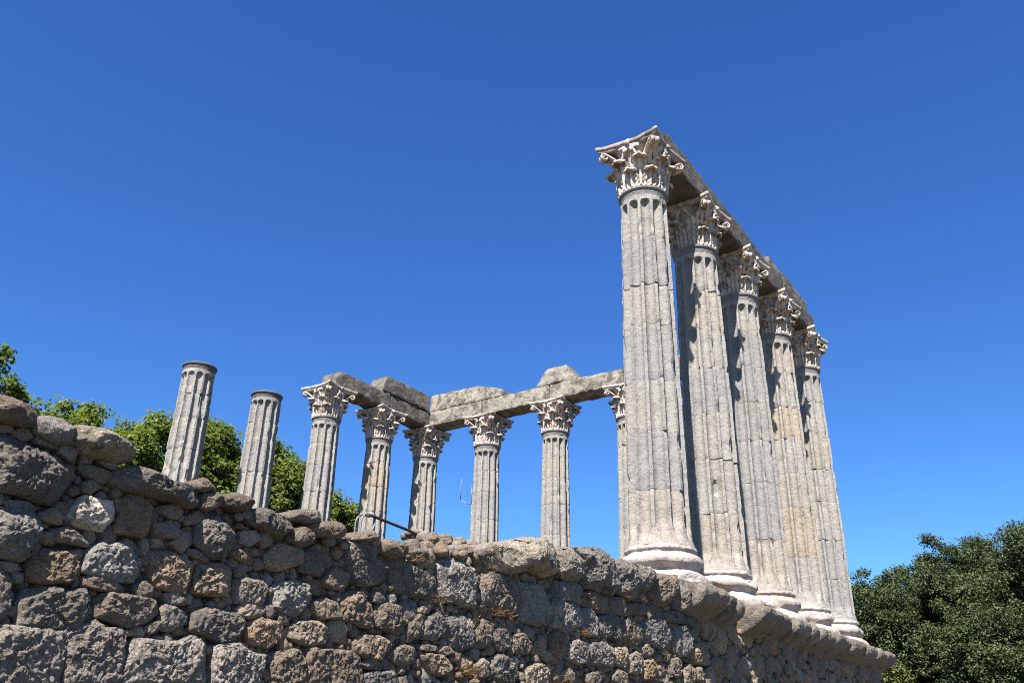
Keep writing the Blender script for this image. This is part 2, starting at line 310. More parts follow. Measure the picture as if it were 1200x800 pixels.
# ---- measured data (metres)
STONES = """
2c -19.61,-0.77 -19.51,-0.76 -19.42,-0.76 -19.38,-0.81 -19.39,-0.88 -19.51,-0.89 -19.58,-0.89 -19.65,-0.90 -19.68,-0.78
1c -19.37,-0.81 -19.24,-0.80 -19.13,-0.82 -19.12,-0.91 -19.22,-0.93 -19.35,-0.90
6c -19.13,-0.80 -19.01,-0.78 -18.82,-0.81 -18.72,-0.86 -18.74,-0.91 -18.85,-0.94 -19.04,-0.94 -19.12,-0.89
1. -19.34,-0.90 -19.28,-0.90 -19.18,-0.93 -19.19,-0.96 -19.32,-0.95
1. -19.18,-0.93 -19.11,-0.91 -19.06,-0.94 -19.07,-1.00 -19.17,-0.97
2. -19.46,-0.92 -19.37,-0.88 -19.34,-0.93 -19.39,-0.96 -19.45,-0.95
2. -19.53,-0.91 -19.47,-0.88 -19.45,-0.92 -19.52,-0.95
0b -19.62,-0.96 -19.52,-0.96 -19.45,-0.96 -19.29,-1.00 -19.15,-1.02 -19.03,-1.08 -19.05,-1.17 -19.12,-1.27 -19.24,-1.27 -19.35,-1.25 -19.44,-1.26 -19.54,-1.26
2. -19.04,-0.93 -18.97,-0.93 -18.97,-0.98 -19.03,-0.99
2. -19.02,-1.00 -18.91,-0.99 -18.81,-1.01 -18.86,-1.08 -18.95,-1.07 -19.03,-1.03
1. -18.92,-0.94 -18.83,-0.92 -18.79,-0.96 -18.84,-0.98 -18.91,-0.97
5. -19.03,-1.29 -18.96,-1.18 -18.85,-1.18 -18.78,-1.17 -18.76,-1.27 -18.81,-1.35 -18.93,-1.35 -19.03,-1.33
3. -18.73,-1.12 -18.63,-1.09 -18.52,-1.14 -18.51,-1.24 -18.51,-1.34 -18.66,-1.34 -18.73,-1.33 -18.71,-1.22
0c -18.80,-0.97 -18.67,-0.94 -18.55,-0.95 -18.44,-0.97 -18.23,-0.98 -18.20,-1.06 -18.27,-1.11 -18.42,-1.09 -18.58,-1.09 -18.70,-1.09 -18.82,-1.08
3. -19.19,-1.33 -19.11,-1.28 -19.06,-1.32 -19.06,-1.37 -19.18,-1.36
1b -19.50,-1.34 -19.42,-1.34 -19.35,-1.35 -19.25,-1.34 -19.19,-1.37 -19.16,-1.44 -19.19,-1.54 -19.22,-1.60 -19.35,-1.60 -19.43,-1.59
2. -19.10,-1.40 -19.01,-1.37 -18.88,-1.42 -18.88,-1.46 -19.06,-1.46
1. -18.86,-1.46 -18.79,-1.43 -18.75,-1.44 -18.67,-1.40 -18.57,-1.41 -18.52,-1.46 -18.53,-1.61 -18.64,-1.62 -18.87,-1.60
2. -19.00,-1.10 -18.92,-1.08 -18.87,-1.10 -18.93,-1.16 -18.98,-1.15
0. -19.40,-1.30 -19.28,-1.28 -19.22,-1.31 -19.24,-1.33 -19.36,-1.34
3. -19.14,-1.52 -19.01,-1.50 -18.89,-1.56 -18.88,-1.62 -18.95,-1.68 -19.05,-1.69 -19.18,-1.69 -19.19,-1.61
2. -18.87,-1.62 -18.75,-1.62 -18.66,-1.63 -18.56,-1.66 -18.58,-1.68 -18.73,-1.69 -18.85,-1.68
0. -19.16,-1.74 -19.01,-1.71 -18.94,-1.72 -18.84,-1.69 -18.77,-1.73 -18.76,-1.85 -18.86,-1.91 -18.91,-1.93 -19.17,-1.93 -19.19,-1.82
2. -18.76,-1.74 -18.68,-1.69 -18.56,-1.69 -18.37,-1.69 -18.34,-1.77 -18.40,-1.83 -18.51,-1.87 -18.64,-1.85 -18.75,-1.84
0. -19.39,-1.67 -19.29,-1.66 -19.26,-1.72 -19.23,-1.87 -19.26,-1.92 -19.32,-1.93
1q -19.36,-1.95 -19.17,-1.94 -18.90,-1.93 -18.88,-2.04 -18.86,-2.23 -19.28,-2.25
1q -18.89,-1.93 -18.73,-1.86 -18.67,-1.90 -18.55,-1.89 -18.52,-1.96 -18.51,-2.21 -18.83,-2.23 -18.87,-2.03
1q -18.47,-1.93 -18.34,-1.93 -18.17,-1.92 -18.05,-1.87 -17.98,-1.90 -17.92,-1.97 -17.87,-2.17 -18.52,-2.21 -18.50,-2.16
2. -18.52,-1.62 -18.46,-1.60 -18.40,-1.63 -18.40,-1.68 -18.47,-1.70 -18.51,-1.67
3. -18.55,-1.89 -18.49,-1.89 -18.47,-1.91 -18.54,-1.92
2. -18.40,-1.85 -18.30,-1.81 -18.29,-1.85 -18.35,-1.89 -18.40,-1.88
3. -18.47,-1.43 -18.44,-1.41 -18.35,-1.39 -18.17,-1.43 -18.12,-1.49 -18.13,-1.59 -18.19,-1.63 -18.30,-1.63 -18.38,-1.62 -18.42,-1.59
2. -19.35,-1.62 -19.24,-1.62 -19.22,-1.65 -19.27,-1.67 -19.34,-1.65
1. -19.26,-1.67 -19.20,-1.67 -19.20,-1.72 -19.25,-1.71
0. -18.32,-1.75 -18.30,-1.71 -18.20,-1.73 -18.11,-1.75 -18.11,-1.79 -18.22,-1.86 -18.28,-1.86
0b -18.16,-1.18 -18.07,-1.10 -17.99,-1.10 -17.89,-1.19 -17.86,-1.26 -17.92,-1.36 -18.00,-1.38 -18.11,-1.33 -18.18,-1.31
4. -18.09,-1.43 -17.97,-1.41 -17.86,-1.41 -17.84,-1.47 -17.84,-1.60 -17.96,-1.62 -18.11,-1.61 -18.10,-1.51
2. -18.27,-1.16 -18.18,-1.10 -18.12,-1.12 -18.17,-1.18 -18.25,-1.21
2. -18.49,-1.15 -18.35,-1.09 -18.29,-1.13 -18.32,-1.18 -18.40,-1.19
2c -18.19,-1.00 -18.12,-0.97 -18.04,-0.98 -18.04,-1.04 -18.12,-1.09 -18.18,-1.08
2c -18.29,-0.95 -18.21,-0.90 -18.13,-0.92 -18.11,-0.96 -18.21,-0.98 -18.29,-0.99
0c -17.80,-1.02 -17.70,-0.99 -17.56,-1.00 -17.43,-1.04 -17.40,-1.08 -17.51,-1.15 -17.65,-1.13 -17.78,-1.10
2c -17.40,-1.08 -17.30,-1.04 -17.17,-1.07 -17.18,-1.13 -17.29,-1.19 -17.42,-1.15
1. -17.81,-1.17 -17.69,-1.14 -17.64,-1.19 -17.72,-1.25 -17.80,-1.24
3. -17.87,-1.32 -17.78,-1.29 -17.64,-1.33 -17.69,-1.37 -17.84,-1.36
4. -17.55,-1.27 -17.47,-1.19 -17.30,-1.18 -17.23,-1.20 -17.23,-1.30 -17.35,-1.34 -17.46,-1.38 -17.56,-1.35
0. -17.22,-1.19 -17.13,-1.16 -17.03,-1.20 -17.02,-1.30 -17.05,-1.35 -17.23,-1.34
0. -17.81,-1.50 -17.71,-1.46 -17.53,-1.47 -17.50,-1.52 -17.55,-1.63 -17.75,-1.63
1. -17.43,-1.46 -17.30,-1.43 -17.14,-1.42 -17.11,-1.52 -17.16,-1.62 -17.24,-1.66 -17.34,-1.65 -17.47,-1.60
2. -17.64,-1.14 -17.55,-1.13 -17.53,-1.19 -17.59,-1.24 -17.64,-1.20
2. -18.22,-1.35 -18.14,-1.35 -18.02,-1.40 -18.05,-1.42 -18.19,-1.39
2. -18.33,-1.34 -18.28,-1.27 -18.21,-1.25 -18.19,-1.31 -18.25,-1.39
0. -18.47,-1.25 -18.37,-1.22 -18.26,-1.26 -18.32,-1.31 -18.45,-1.31
2c -18.03,-0.96 -17.94,-0.94 -17.85,-0.94 -17.74,-0.96 -17.81,-1.02 -17.92,-1.05 -18.01,-1.04
2c -17.44,-0.96 -17.32,-0.92 -17.16,-0.89 -17.14,-0.98 -17.31,-1.01 -17.42,-1.01
0. -18.08,-1.74 -17.99,-1.70 -17.89,-1.69 -17.76,-1.70 -17.67,-1.74 -17.66,-1.82 -17.69,-1.90 -17.81,-1.90 -17.96,-1.86 -18.08,-1.85
4. -17.74,-1.67 -17.69,-1.63 -17.59,-1.62 -17.51,-1.65 -17.54,-1.70 -17.64,-1.72 -17.74,-1.70
3. -17.63,-1.74 -17.53,-1.71 -17.39,-1.72 -17.33,-1.75 -17.34,-1.83 -17.44,-1.89 -17.58,-1.88 -17.65,-1.82
4. -17.28,-1.74 -17.19,-1.69 -17.01,-1.68 -16.95,-1.70 -16.90,-1.74 -16.92,-1.82 -17.14,-1.84 -17.29,-1.80
1q -17.89,-1.92 -17.70,-1.90 -17.57,-1.94 -17.46,-1.94 -17.47,-2.03 -17.48,-2.17 -17.85,-2.19
2q -17.39,-1.92 -17.20,-1.89 -17.11,-1.92 -17.07,-2.14 -17.38,-2.16 -17.39,-2.00
2q -17.09,-1.86 -17.04,-1.85 -16.97,-1.87 -16.66,-1.85 -16.56,-1.90 -16.51,-2.07 -16.50,-2.12 -17.06,-2.15
2. -17.52,-1.62 -17.45,-1.62 -17.41,-1.67 -17.49,-1.70
0. -18.32,-1.65 -18.22,-1.63 -18.14,-1.68 -18.18,-1.70 -18.28,-1.70
2. -17.39,-1.66 -17.31,-1.67 -17.29,-1.73 -17.36,-1.72
0. -16.79,-1.05 -16.63,-1.01 -16.52,-1.02 -16.36,-1.11 -16.30,-1.23 -16.41,-1.32 -16.55,-1.36 -16.71,-1.34 -16.78,-1.19
0. -16.34,-1.10 -16.20,-1.06 -15.95,-1.13 -15.71,-1.16 -15.66,-1.24 -15.72,-1.34 -15.91,-1.36 -16.17,-1.34 -16.26,-1.26
1. -15.66,-1.09 -15.60,-0.98 -15.44,-0.93 -15.19,-0.99 -15.06,-1.07 -15.04,-1.34 -15.27,-1.34 -15.62,-1.30
2. -17.01,-1.37 -16.89,-1.27 -16.75,-1.30 -16.73,-1.37 -16.82,-1.42 -16.96,-1.42
4. -17.07,-1.54 -16.96,-1.50 -16.80,-1.54 -16.77,-1.63 -17.00,-1.65 -17.06,-1.61
2. -16.80,-1.49 -16.70,-1.41 -16.54,-1.42 -16.46,-1.50 -16.43,-1.67 -16.60,-1.65 -16.76,-1.63
2. -16.44,-1.50 -16.28,-1.45 -16.08,-1.46 -16.04,-1.56 -16.13,-1.67 -16.27,-1.66 -16.40,-1.63
2. -16.01,-1.57 -15.89,-1.50 -15.83,-1.50 -15.84,-1.65 -15.97,-1.72 -16.02,-1.66
0. -15.82,-1.51 -15.62,-1.45 -15.50,-1.51 -15.53,-1.63 -15.66,-1.68 -15.81,-1.68
0. -16.46,-1.39 -16.36,-1.37 -16.29,-1.42 -16.33,-1.46 -16.45,-1.46
1. -16.28,-1.39 -16.22,-1.38 -16.18,-1.43 -16.24,-1.46
2. -15.92,-1.44 -15.75,-1.40 -15.75,-1.47 -15.89,-1.48
0. -15.51,-1.49 -15.37,-1.43 -15.14,-1.43 -15.13,-1.67 -15.29,-1.72 -15.47,-1.70 -15.52,-1.61
2. -16.64,-1.81 -16.57,-1.73 -16.37,-1.71 -16.22,-1.72 -16.19,-1.80 -16.30,-1.89 -16.47,-1.88 -16.62,-1.85
2. -16.19,-1.79 -16.06,-1.75 -15.91,-1.77 -15.89,-1.86 -16.02,-1.91 -16.18,-1.87
4. -15.85,-1.84 -15.78,-1.79 -15.54,-1.79 -15.38,-1.85 -15.39,-1.92 -15.58,-1.95 -15.77,-1.91
2. -16.53,-1.91 -16.39,-1.88 -16.28,-1.92 -16.30,-1.96 -16.46,-1.96
1. -16.49,-2.01 -16.37,-1.97 -16.14,-1.96 -16.05,-1.99 -16.05,-2.08 -16.48,-2.10
2. -15.87,-1.73 -15.64,-1.71 -15.64,-1.76 -15.84,-1.77
2. -15.61,-1.72 -15.47,-1.71 -15.37,-1.75 -15.48,-1.78 -15.61,-1.77
2c -17.22,-0.98 -16.99,-0.94 -16.86,-0.96 -16.88,-1.04 -17.07,-1.07 -17.20,-1.06
2c -16.81,-1.00 -16.58,-0.93 -16.48,-0.95 -16.51,-1.01 -16.77,-1.04
2c -16.48,-1.00 -16.33,-0.95 -16.16,-0.97 -16.12,-1.04 -16.31,-1.09 -16.45,-1.06
6c -15.04,-0.81 -14.67,-0.66 -14.33,-0.57 -14.03,-0.55 -13.78,-0.59 -13.70,-0.72 -13.78,-0.83 -14.03,-0.92 -14.30,-0.88 -14.63,-0.97 -14.87,-0.96 -15.03,-0.91
1c -13.77,-0.57 -13.55,-0.52 -13.31,-0.56 -13.23,-0.65 -13.25,-0.86 -13.56,-0.87 -13.72,-0.82
1c -13.52,-0.52 -13.10,-0.44 -12.80,-0.43 -12.54,-0.50 -12.43,-0.65 -12.41,-0.88 -12.83,-0.90 -13.18,-0.88 -13.21,-0.63
1c -12.46,-0.53 -12.24,-0.44 -11.92,-0.45 -11.88,-0.56 -11.91,-0.74 -12.01,-0.88 -12.39,-0.85
1c -11.88,-0.44 -11.50,-0.46 -11.35,-0.51 -11.67,-0.73 -11.88,-0.72
2c -11.34,-0.48 -10.79,-0.40 -10.74,-0.54 -10.89,-0.77 -11.41,-0.88 -11.53,-0.71
1c -10.74,-0.44 -10.12,-0.42 -10.17,-0.71 -10.37,-0.86 -10.85,-0.83
0. -14.99,-1.01 -14.73,-0.99 -14.43,-1.02 -14.41,-1.34 -14.69,-1.38 -15.00,-1.35
1. -14.40,-1.02 -14.03,-0.99 -13.87,-1.05 -13.78,-1.20 -13.81,-1.36 -14.08,-1.39 -14.39,-1.36
1. -13.72,-0.93 -13.59,-0.88 -13.25,-0.87 -13.15,-0.94 -13.29,-1.06 -13.75,-1.07
1. -13.75,-1.08 -13.33,-1.06 -13.17,-1.13 -13.16,-1.29 -13.50,-1.39 -13.75,-1.37
2. -13.12,-0.93 -12.87,-0.89 -12.61,-0.90 -12.54,-1.10 -12.84,-1.12 -13.16,-1.07
2. -12.57,-0.91 -12.30,-0.88 -12.08,-1.00 -12.11,-1.07 -12.54,-1.10
1. -13.17,-1.11 -12.98,-1.10 -12.86,-1.19 -12.89,-1.38 -13.13,-1.39
0. -12.86,-1.16 -12.43,-1.09 -12.27,-1.13 -12.37,-1.37 -12.81,-1.36
1. -15.33,-1.43 -15.16,-1.44 -15.12,-1.69 -15.31,-1.73
2. -15.13,-1.61 -14.99,-1.44 -14.84,-1.45 -14.84,-1.64 -14.99,-1.68 -15.12,-1.68
0. -14.79,-1.50 -14.60,-1.48 -14.52,-1.55 -14.54,-1.64 -14.70,-1.68 -14.81,-1.61
2. -14.50,-1.52 -14.28,-1.48 -14.17,-1.58 -14.18,-1.67 -14.42,-1.68
2. -14.10,-1.57 -14.03,-1.48 -13.93,-1.50 -13.93,-1.67 -14.07,-1.65
3. -13.81,-1.45 -13.65,-1.40 -13.49,-1.43 -13.51,-1.58 -13.68,-1.65 -13.81,-1.63
1. -13.48,-1.50 -13.27,-1.45 -13.06,-1.47 -13.06,-1.67 -13.28,-1.70 -13.48,-1.66
1. -13.00,-1.46 -12.75,-1.42 -12.50,-1.46 -12.50,-1.66 -12.76,-1.67 -13.02,-1.68
4. -12.47,-1.46 -12.21,-1.43 -12.15,-1.54 -12.26,-1.67 -12.46,-1.61
0. -14.85,-1.76 -14.66,-1.71 -14.44,-1.76 -14.37,-1.84 -14.48,-1.95 -14.71,-1.95 -14.83,-1.86
4. -14.26,-1.80 -14.12,-1.75 -13.89,-1.73 -13.85,-1.82 -13.86,-1.93 -14.22,-1.95
4. -15.09,-1.83 -14.95,-1.76 -14.86,-1.78 -14.89,-1.91 -15.06,-1.94
2. -13.10,-1.78 -12.86,-1.74 -12.77,-1.81 -12.93,-1.89 -13.11,-1.86
2. -12.54,-1.73 -12.40,-1.68 -12.16,-1.72 -12.17,-1.83 -12.51,-1.83
2. -13.65,-1.82 -13.48,-1.74 -13.34,-1.79 -13.37,-1.86 -13.65,-1.89
2. -12.30,-1.16 -12.09,-1.10 -11.78,-1.10 -11.78,-1.34 -11.98,-1.41 -12.36,-1.37
1. -11.73,-1.08 -11.40,-1.01 -10.96,-1.03 -10.96,-1.24 -11.25,-1.37 -11.76,-1.33
1. -10.86,-1.08 -10.54,-1.01 -10.30,-1.05 -10.35,-1.37 -10.70,-1.40 -10.94,-1.30
2. -12.12,-1.52 -11.90,-1.44 -11.77,-1.51 -11.81,-1.70 -12.13,-1.70
3. -11.77,-1.55 -11.54,-1.50 -11.41,-1.56 -11.45,-1.74 -11.75,-1.75
4. -10.27,-1.22 -9.96,-1.18 -9.75,-1.30 -9.77,-1.44 -10.17,-1.47 -10.30,-1.37
2. -11.04,-1.49 -10.81,-1.43 -10.66,-1.50 -10.74,-1.67 -11.04,-1.67
2. -10.62,-1.56 -10.40,-1.48 -10.24,-1.54 -10.32,-1.71 -10.62,-1.73
2. -10.24,-1.54 -10.06,-1.48 -9.96,-1.56 -10.04,-1.67 -10.26,-1.66
4. -9.84,-1.51 -9.71,-1.46 -9.56,-1.58 -9.64,-1.69 -9.93,-1.71
2. -11.83,-1.40 -11.62,-1.34 -11.46,-1.41 -11.54,-1.49 -11.81,-1.49
2. -12.07,-0.92 -11.71,-0.88 -11.63,-1.00 -12.04,-1.06
2. -11.62,-0.89 -11.33,-0.85 -11.14,-0.91 -11.20,-1.01 -11.59,-1.04
0. -11.12,-0.92 -10.83,-0.85 -10.49,-0.87 -10.54,-1.00 -11.06,-1.02
0. -10.47,-0.88 -10.07,-0.86 -10.15,-0.99 -10.48,-0.98
"""
TREES = {'A': ((-5.77, -11.93, -4.0), [(-5.5, -12.26, 5.39, 1.76), (-6.57, -12.25, 4.39, 2.19), (-4.76, -11.76, 4.22, 1.3), (-6.26, -11.46, 2.23, 2.43)]), 'B': ((-11.42, -1.13, -4.0), [(-13.27, -5.19, 7.4, 2.02), (-11.19, -3.52, 7.31, 1.86), (-13.55, -3.59, 5.87, 2.61), (-10.82, -1.1, 6.95, 2.2), (-10.83, -0.26, 5.93, 2.29), (-8.74, 2.37, 5.88, 1.47), (-9.51, 1.46, 7.21, 1.64), (-12.63, -1.11, 5.62, 2.64), (-9.55, 0.6, 5.96, 2.11), (-9.47, 2.28, 6.24, 1.8), (-15.52, -5.22, 7.83, 1.74), (-12.85, -2.39, 2.75, 3.68), (-10.54, 0.97, 2.74, 3.68)]), 'C': ((-10.58, 6.21, -4.0), [(-10.26, 5.9, 6.49, 1.29), (-11.13, 5.69, 6.08, 1.22), (-10.03, 6.57, 5.94, 0.89), (-10.89, 6.69, 4.31, 2.05)]), 'D': ((12.47, 14.02, -4.0), [(11.25, 13.56, 1.6, 2.35), (13.35, 14.95, 2.71, 2.5), (12.34, 13.77, 1.42, 2.85), (14.01, 14.54, 1.28, 2.71), (10.67, 12.92, -0.32, 2.45), (12.65, 13.83, -0.85, 3.19), (14.24, 15.07, 3.74, 1.33), (11.24, 13.56, -3.03, 3.9)]), 'E': ((16.25, 11.25, -4.0), [(16.59, 11.28, 2.28, 2.43), (16.22, 11.25, 3.38, 0.92), (17.16, 12.31, 2.93, 2.03), (15.35, 10.17, -0.06, 2.21), (15.92, 11.23, -1.22, 3.58)]), 'S': ((13.44, 2.98, -4.0), [(13.44, 2.98, -0.94, 0.4), (13.37, 2.97, -0.63, 0.22), (13.52, 3.0, -1.43, 0.65)])}
TUFTS = [(-11.07, -0.81, 1.2), (-10.79, -0.82, 0.8), (-12.28, -0.87, 1.2), (-11.84, -0.87, 0.9), (-13.22, -1.37, 1.3), (-13.12, -1.0, 1), (-15.25, -1.9, 1.5), (-14.8, -1.35, 1.3), (-14.59, -1.36, 0.7), (-13.61, -1.87, 1), (-15.22, -1.89, 1), (-15.25, -1.92, 1.2), (-15.72, -1.35, 1), (-15.05, -1.13, 1), (-13.86, -1.13, 0.8), (-13.74, -0.84, 0.7), (-14.92, -0.96, 0.8), (-11.24, -1.42, 0.9), (-15.19, -1.48, 0.7), (-16.0, -1.06, 1.2), (-14.96, -0.83, 1), (-14.53, -0.82, 0.8), (-15.84, -0.92, 0.8)]

# ------------------------------------------------------------------ ground
GZ = -4.0
me = mesh_of('ground', [(-900, -900, GZ), (900, -900, GZ), (900, 900, GZ), (-900, 900, GZ)], [(0, 1, 2, 3)], False)
tag(link('ground', me, M_ground), kind='structure')

# ------------------------------------------------------------------ podium (masonry wall, cornice, floor)
XW = 13.80
podium = thing('podium', (6.5, -11.5, GZ), 'massive ruined podium of rough grey and brown granite masonry carrying the columns', 'podium')
PINV = Matrix.Translation((-6.5, 11.5, -GZ))

def plink(name, mesh, mat):
    mesh.transform(PINV)
    return link(name, mesh, mat, podium)

TINTS = {'0': (.74, .71, .68), '1': (1.03, 1.01, 1.0), '2': (.92, .80, .69), '3': (1.08, .83, .62), '4': (1.2, 1.03, .84), '5': (1.95, 1.9, 1.8), '6': (1.22, 1.16, 1.06)}

def rock(poly, xf, depth, bulge, k, seed, nseg, nring, rough, tint, corner=3, facets=8):
    """closed rock whose outline in the wall plane is poly [(y, z)...]; faces +x"""
    rnd = random.Random(seed)
    P = np.array(poly)
    nx = np.roll(P, -1, 0)
    cr = P[:, 0] * nx[:, 1] - nx[:, 0] * P[:, 1]
    A = cr.sum() / 2
    c = np.array([((P[:, 0] + nx[:, 0]) * cr).sum(), ((P[:, 1] + nx[:, 1]) * cr).sum()]) / (6 * A)
    size = math.sqrt(abs(A))
    th = np.arange(nseg) * 2 * math.pi / nseg
    Rr = np.full(nseg, size * 0.3)
    for i in range(nseg):
        d = np.array([math.cos(th[i]), math.sin(th[i])]); best = None
        for a, b_ in zip(P, nx):
            e = b_ - a
            den = d[0] * e[1] - d[1] * e[0]
            if abs(den) < 1e-9: continue
            w = a - c
            t = (w[0] * e[1] - w[1] * e[0]) / den
            s = (w[0] * d[1] - w[1] * d[0]) / den
            if t > 0 and -1e-6 <= s <= 1 + 1e-6 and (best is None or t > best): best = t
        if best: Rr[i] = best
    for _ in range(corner):
        Rr = (np.roll(Rr, 1) + 2 * Rr + np.roll(Rr, -1)) / 4
    Rr = Rr * (1.035 if size > .2 else 1.06) + .006
    rings = []                                     # (rho, x offset)
    for j in range(nring):
        r = math.sin(0.5 * math.pi * (j + 1) / nring) if nring > 3 else (j + 1) / nring
        rings.append((r, xf + bulge * (1 - r ** k) - 0.0))
    back = [(1.0, xf - 0.10 * depth), (.99, xf - 0.5 * depth), (0.93, xf - 0.85 * depth), (0.7, xf - depth)]
    rings += back
    off = Vector((rnd.uniform(-90, 90), rnd.uniform(-90, 90), rnd.uniform(-90, 90)))
    V = [(xf + bulge, c[0], c[1])]
    tilt_y, tilt_z = rnd.uniform(-.05, .03), rnd.uniform(-.04, .05)
    for r, x in rings:
        for i in range(nseg):
            V.append((x, c[0] + r * Rr[i] * math.cos(th[i]), c[1] + r * Rr[i] * math.sin(th[i])))
    out = []
    f1 = 1.6 / size; f2 = 5.0 / size; fch = 2.9 / size; chip = nseg > 40
    cc = Vector((xf, c[0], c[1]))
    planes = []                                    # split faces
    if facets:
        pts = [Vector(v) - cc for v in V[::3]]
        for _ in range(facets):
            nrm = Vector((rnd.uniform(.55, 1.4), rnd.uniform(-1, .75), rnd.uniform(-.8, 1))).normalized()
            planes.append((nrm, max(p.dot(nrm) for p in pts) * rnd.uniform(.74, .96)))
    for x, y, z in V:
        x += (tilt_y * (y - c[0]) + tilt_z * (z - c[1])) * min(1.0, k / 4)
        p = Vector((x, y, z))
        for nrm, dd in planes:
            e = (p - cc).dot(nrm) - dd
            if e > 0: p = p - nrm * (e * .9)
        q = p + off
        n1 = noise.noise_vector(q * f1)
        n2 = fbm(q * f2, 3)
        n3 = fbm(q * 34.0, 3, 2.2, 0.66)
        if chip:                                   # conchoidal chips: each cell of the face is split at its own slant
            qc = (q + noise.noise_vector(q * f2) * (.06 * size)) * fch
            fp = noise.voronoi(qc)[1][0]
            tv = noise.noise_vector(fp * 5.37 + Vector((.5, .5, .5)))
            p.x += max(-.03, min(.03, (qc - fp).dot(tv) * (.42 if k < 12 or size < .3 else .24) / fch)) * min(1.0, 3 * size)
        p = p + Vector((n1.x * .045, n1.y * .045, n1.z * .045)) * (size * rough) + Vector((1.0, 0, 0)) * ((n2 * 0.018 * size + n3 * min(.013, .05 * size)) * max(rough, .8))
        q3 = noise.noise_vector(q * 9.0) * (0.010 * rough)
        out.append(p + Vector((0, q3.y, q3.z)))
    Fc = []
    for i in range(nseg): Fc.append((0, 1 + i, 1 + (i + 1) % nseg))
    nr = len(rings)
    for j in range(nr - 1):
        for i in range(nseg):
            a = 1 + j * nseg + i; b_ = 1 + j * nseg + (i + 1) % nseg
            Fc.append((a, a + nseg, b_ + nseg, b_))
    Fc.append(tuple(1 + (nr - 1) * nseg + i for i in range(nseg)))
    tj = [rnd.uniform(.84, 1.16), rnd.uniform(-.04, .04)]
    T = (tint[0] * tj[0] * (1 + tj[1]), tint[1] * tj[0], tint[2] * tj[0] * (1 - tj[1]))
    return out, Fc, T

def rnd_d(i): return .3 + (i % 5) * .01

def poly_area(p):
    return abs(sum(p[i][0] * p[(i + 1) % len(p)][1] - p[(i + 1) % len(p)][0] * p[i][1] for i in range(len(p)))) / 2

traced = []
for i, l in enumerate(STONES.strip().splitlines()):
    a = l.split()
    traced.append((a[0], [tuple(map(float, q.split(','))) for q in a[1:]], i))

# boundary profile of the ruined wall's top edge (y, z)
TOP = [(-26, -.72), (-19.7, -.80), (-19.1, -.84), (-18.7, -.93), (-18.3, -1.0), (-17.9, -1.0), (-17.5, -1.01), (-16.9, -1.0), (-16.3, -.95),
       (-15.5, -.83), (-14.9, -.72), (-14.4, -.66), (-13.4, -.58), (-12.4, -.5), (-11, -.5), (1, -.5)]
def top_z(y):
    for (a, b_), (c_, d_) in zip(TOP, TOP[1:]):
        if a <= y <= c_: return b_ + (d_ - b_) * (y - a) / (c_ - a)
    return -.5

polys = [p for _, p, _ in traced]
wall_recs, coping_recs = [], []
for code, poly, i in traced:
    t, shp = code[0], code[1]
    A = poly_area(poly); s = math.sqrt(A)
    big = s > 0.2
    ns, nr = (168, 46) if s > .3 else ((112, 30) if big else (60, 15))
    if shp == 'c':
        rec = rock(poly, XW + .03, .55, .075 * min(1, s / .3) + .03, 3.6, i, ns, nr, .9, tuple(c * .80 for c in TINTS[t]), 1, 9)
        if t == '6':                               # smooth weathered boulders
            rec = rock(poly, XW + .03, .6, .17 * min(1, s / .3) + .03, 2.5, i, ns, nr, .55, TINTS[t], 3, 2)
        coping_recs.append((A, rec))
    elif shp == 'b':
        wall_recs.append((A, rock(poly, XW, .4, .07, 4.0, i, ns, nr, .9, TINTS[t])))
    elif shp == 'q':
        wall_recs.append((A, rock(poly, XW, .4, .03, 12, i, ns, nr, .62, TINTS[t], 1, 3)))
    else:
        wall_recs.append((A, rock(poly, XW - .015, rnd_d(i), .015 + .025 * min(1, s / .3), 12, i, ns, nr, .85, TINTS[t], 0)))

wall_recs.sort(key=lambda r: -r[0])
for A, (V, Fc, T) in wall_recs[:95]:
    plink('wall_stone', mesh_of('wall_stone', V, Fc, True, T), M_wall)
for A, (V, Fc, T) in coping_recs:
    plink('coping_stone', mesh_of('coping_stone', V, Fc, True, T), M_wall)

rub = MB()
for A, (V, Fc, T) in wall_recs[95:]:
    rub.add(V, Fc, T)

# ---- coursed masonry where the courses run on: in the shade under the cornice, low down, and to the left
segs_a = np.array([q for p in polys for q in p]); segs_b = np.array([p[(i + 1) % len(p)] for p in polys for i in range(len(p))])
def seg_dist(y, z, A_, B_):
    pt = np.array([y, z]); e = B_ - A_
    t = np.clip(((pt - A_) * e).sum(1) / np.maximum((e * e).sum(1), 1e-9), 0, 1)
    return np.sqrt((((A_ + e * t[:, None]) - pt) ** 2).sum(1)).min()
def inside(y, z, p):
    r = False; n = len(p); j = n - 1
    for i in range(n):
        if (p[i][1] > z) != (p[j][1] > z) and y < (p[j][0] - p[i][0]) * (z - p[i][1]) / (p[j][1] - p[i][1]) + p[i][0]: r = not r
        j = i
    return r
boxes = [(min(q[0] for q in p), max(q[0] for q in p), min(q[1] for q in p), max(q[1] for q in p)) for p in polys]
def in_traced(y, z):
    return any(b_[0] <= y <= b_[1] and b_[2] <= z <= b_[3] and inside(y, z, p) for b_, p in zip(boxes, polys))

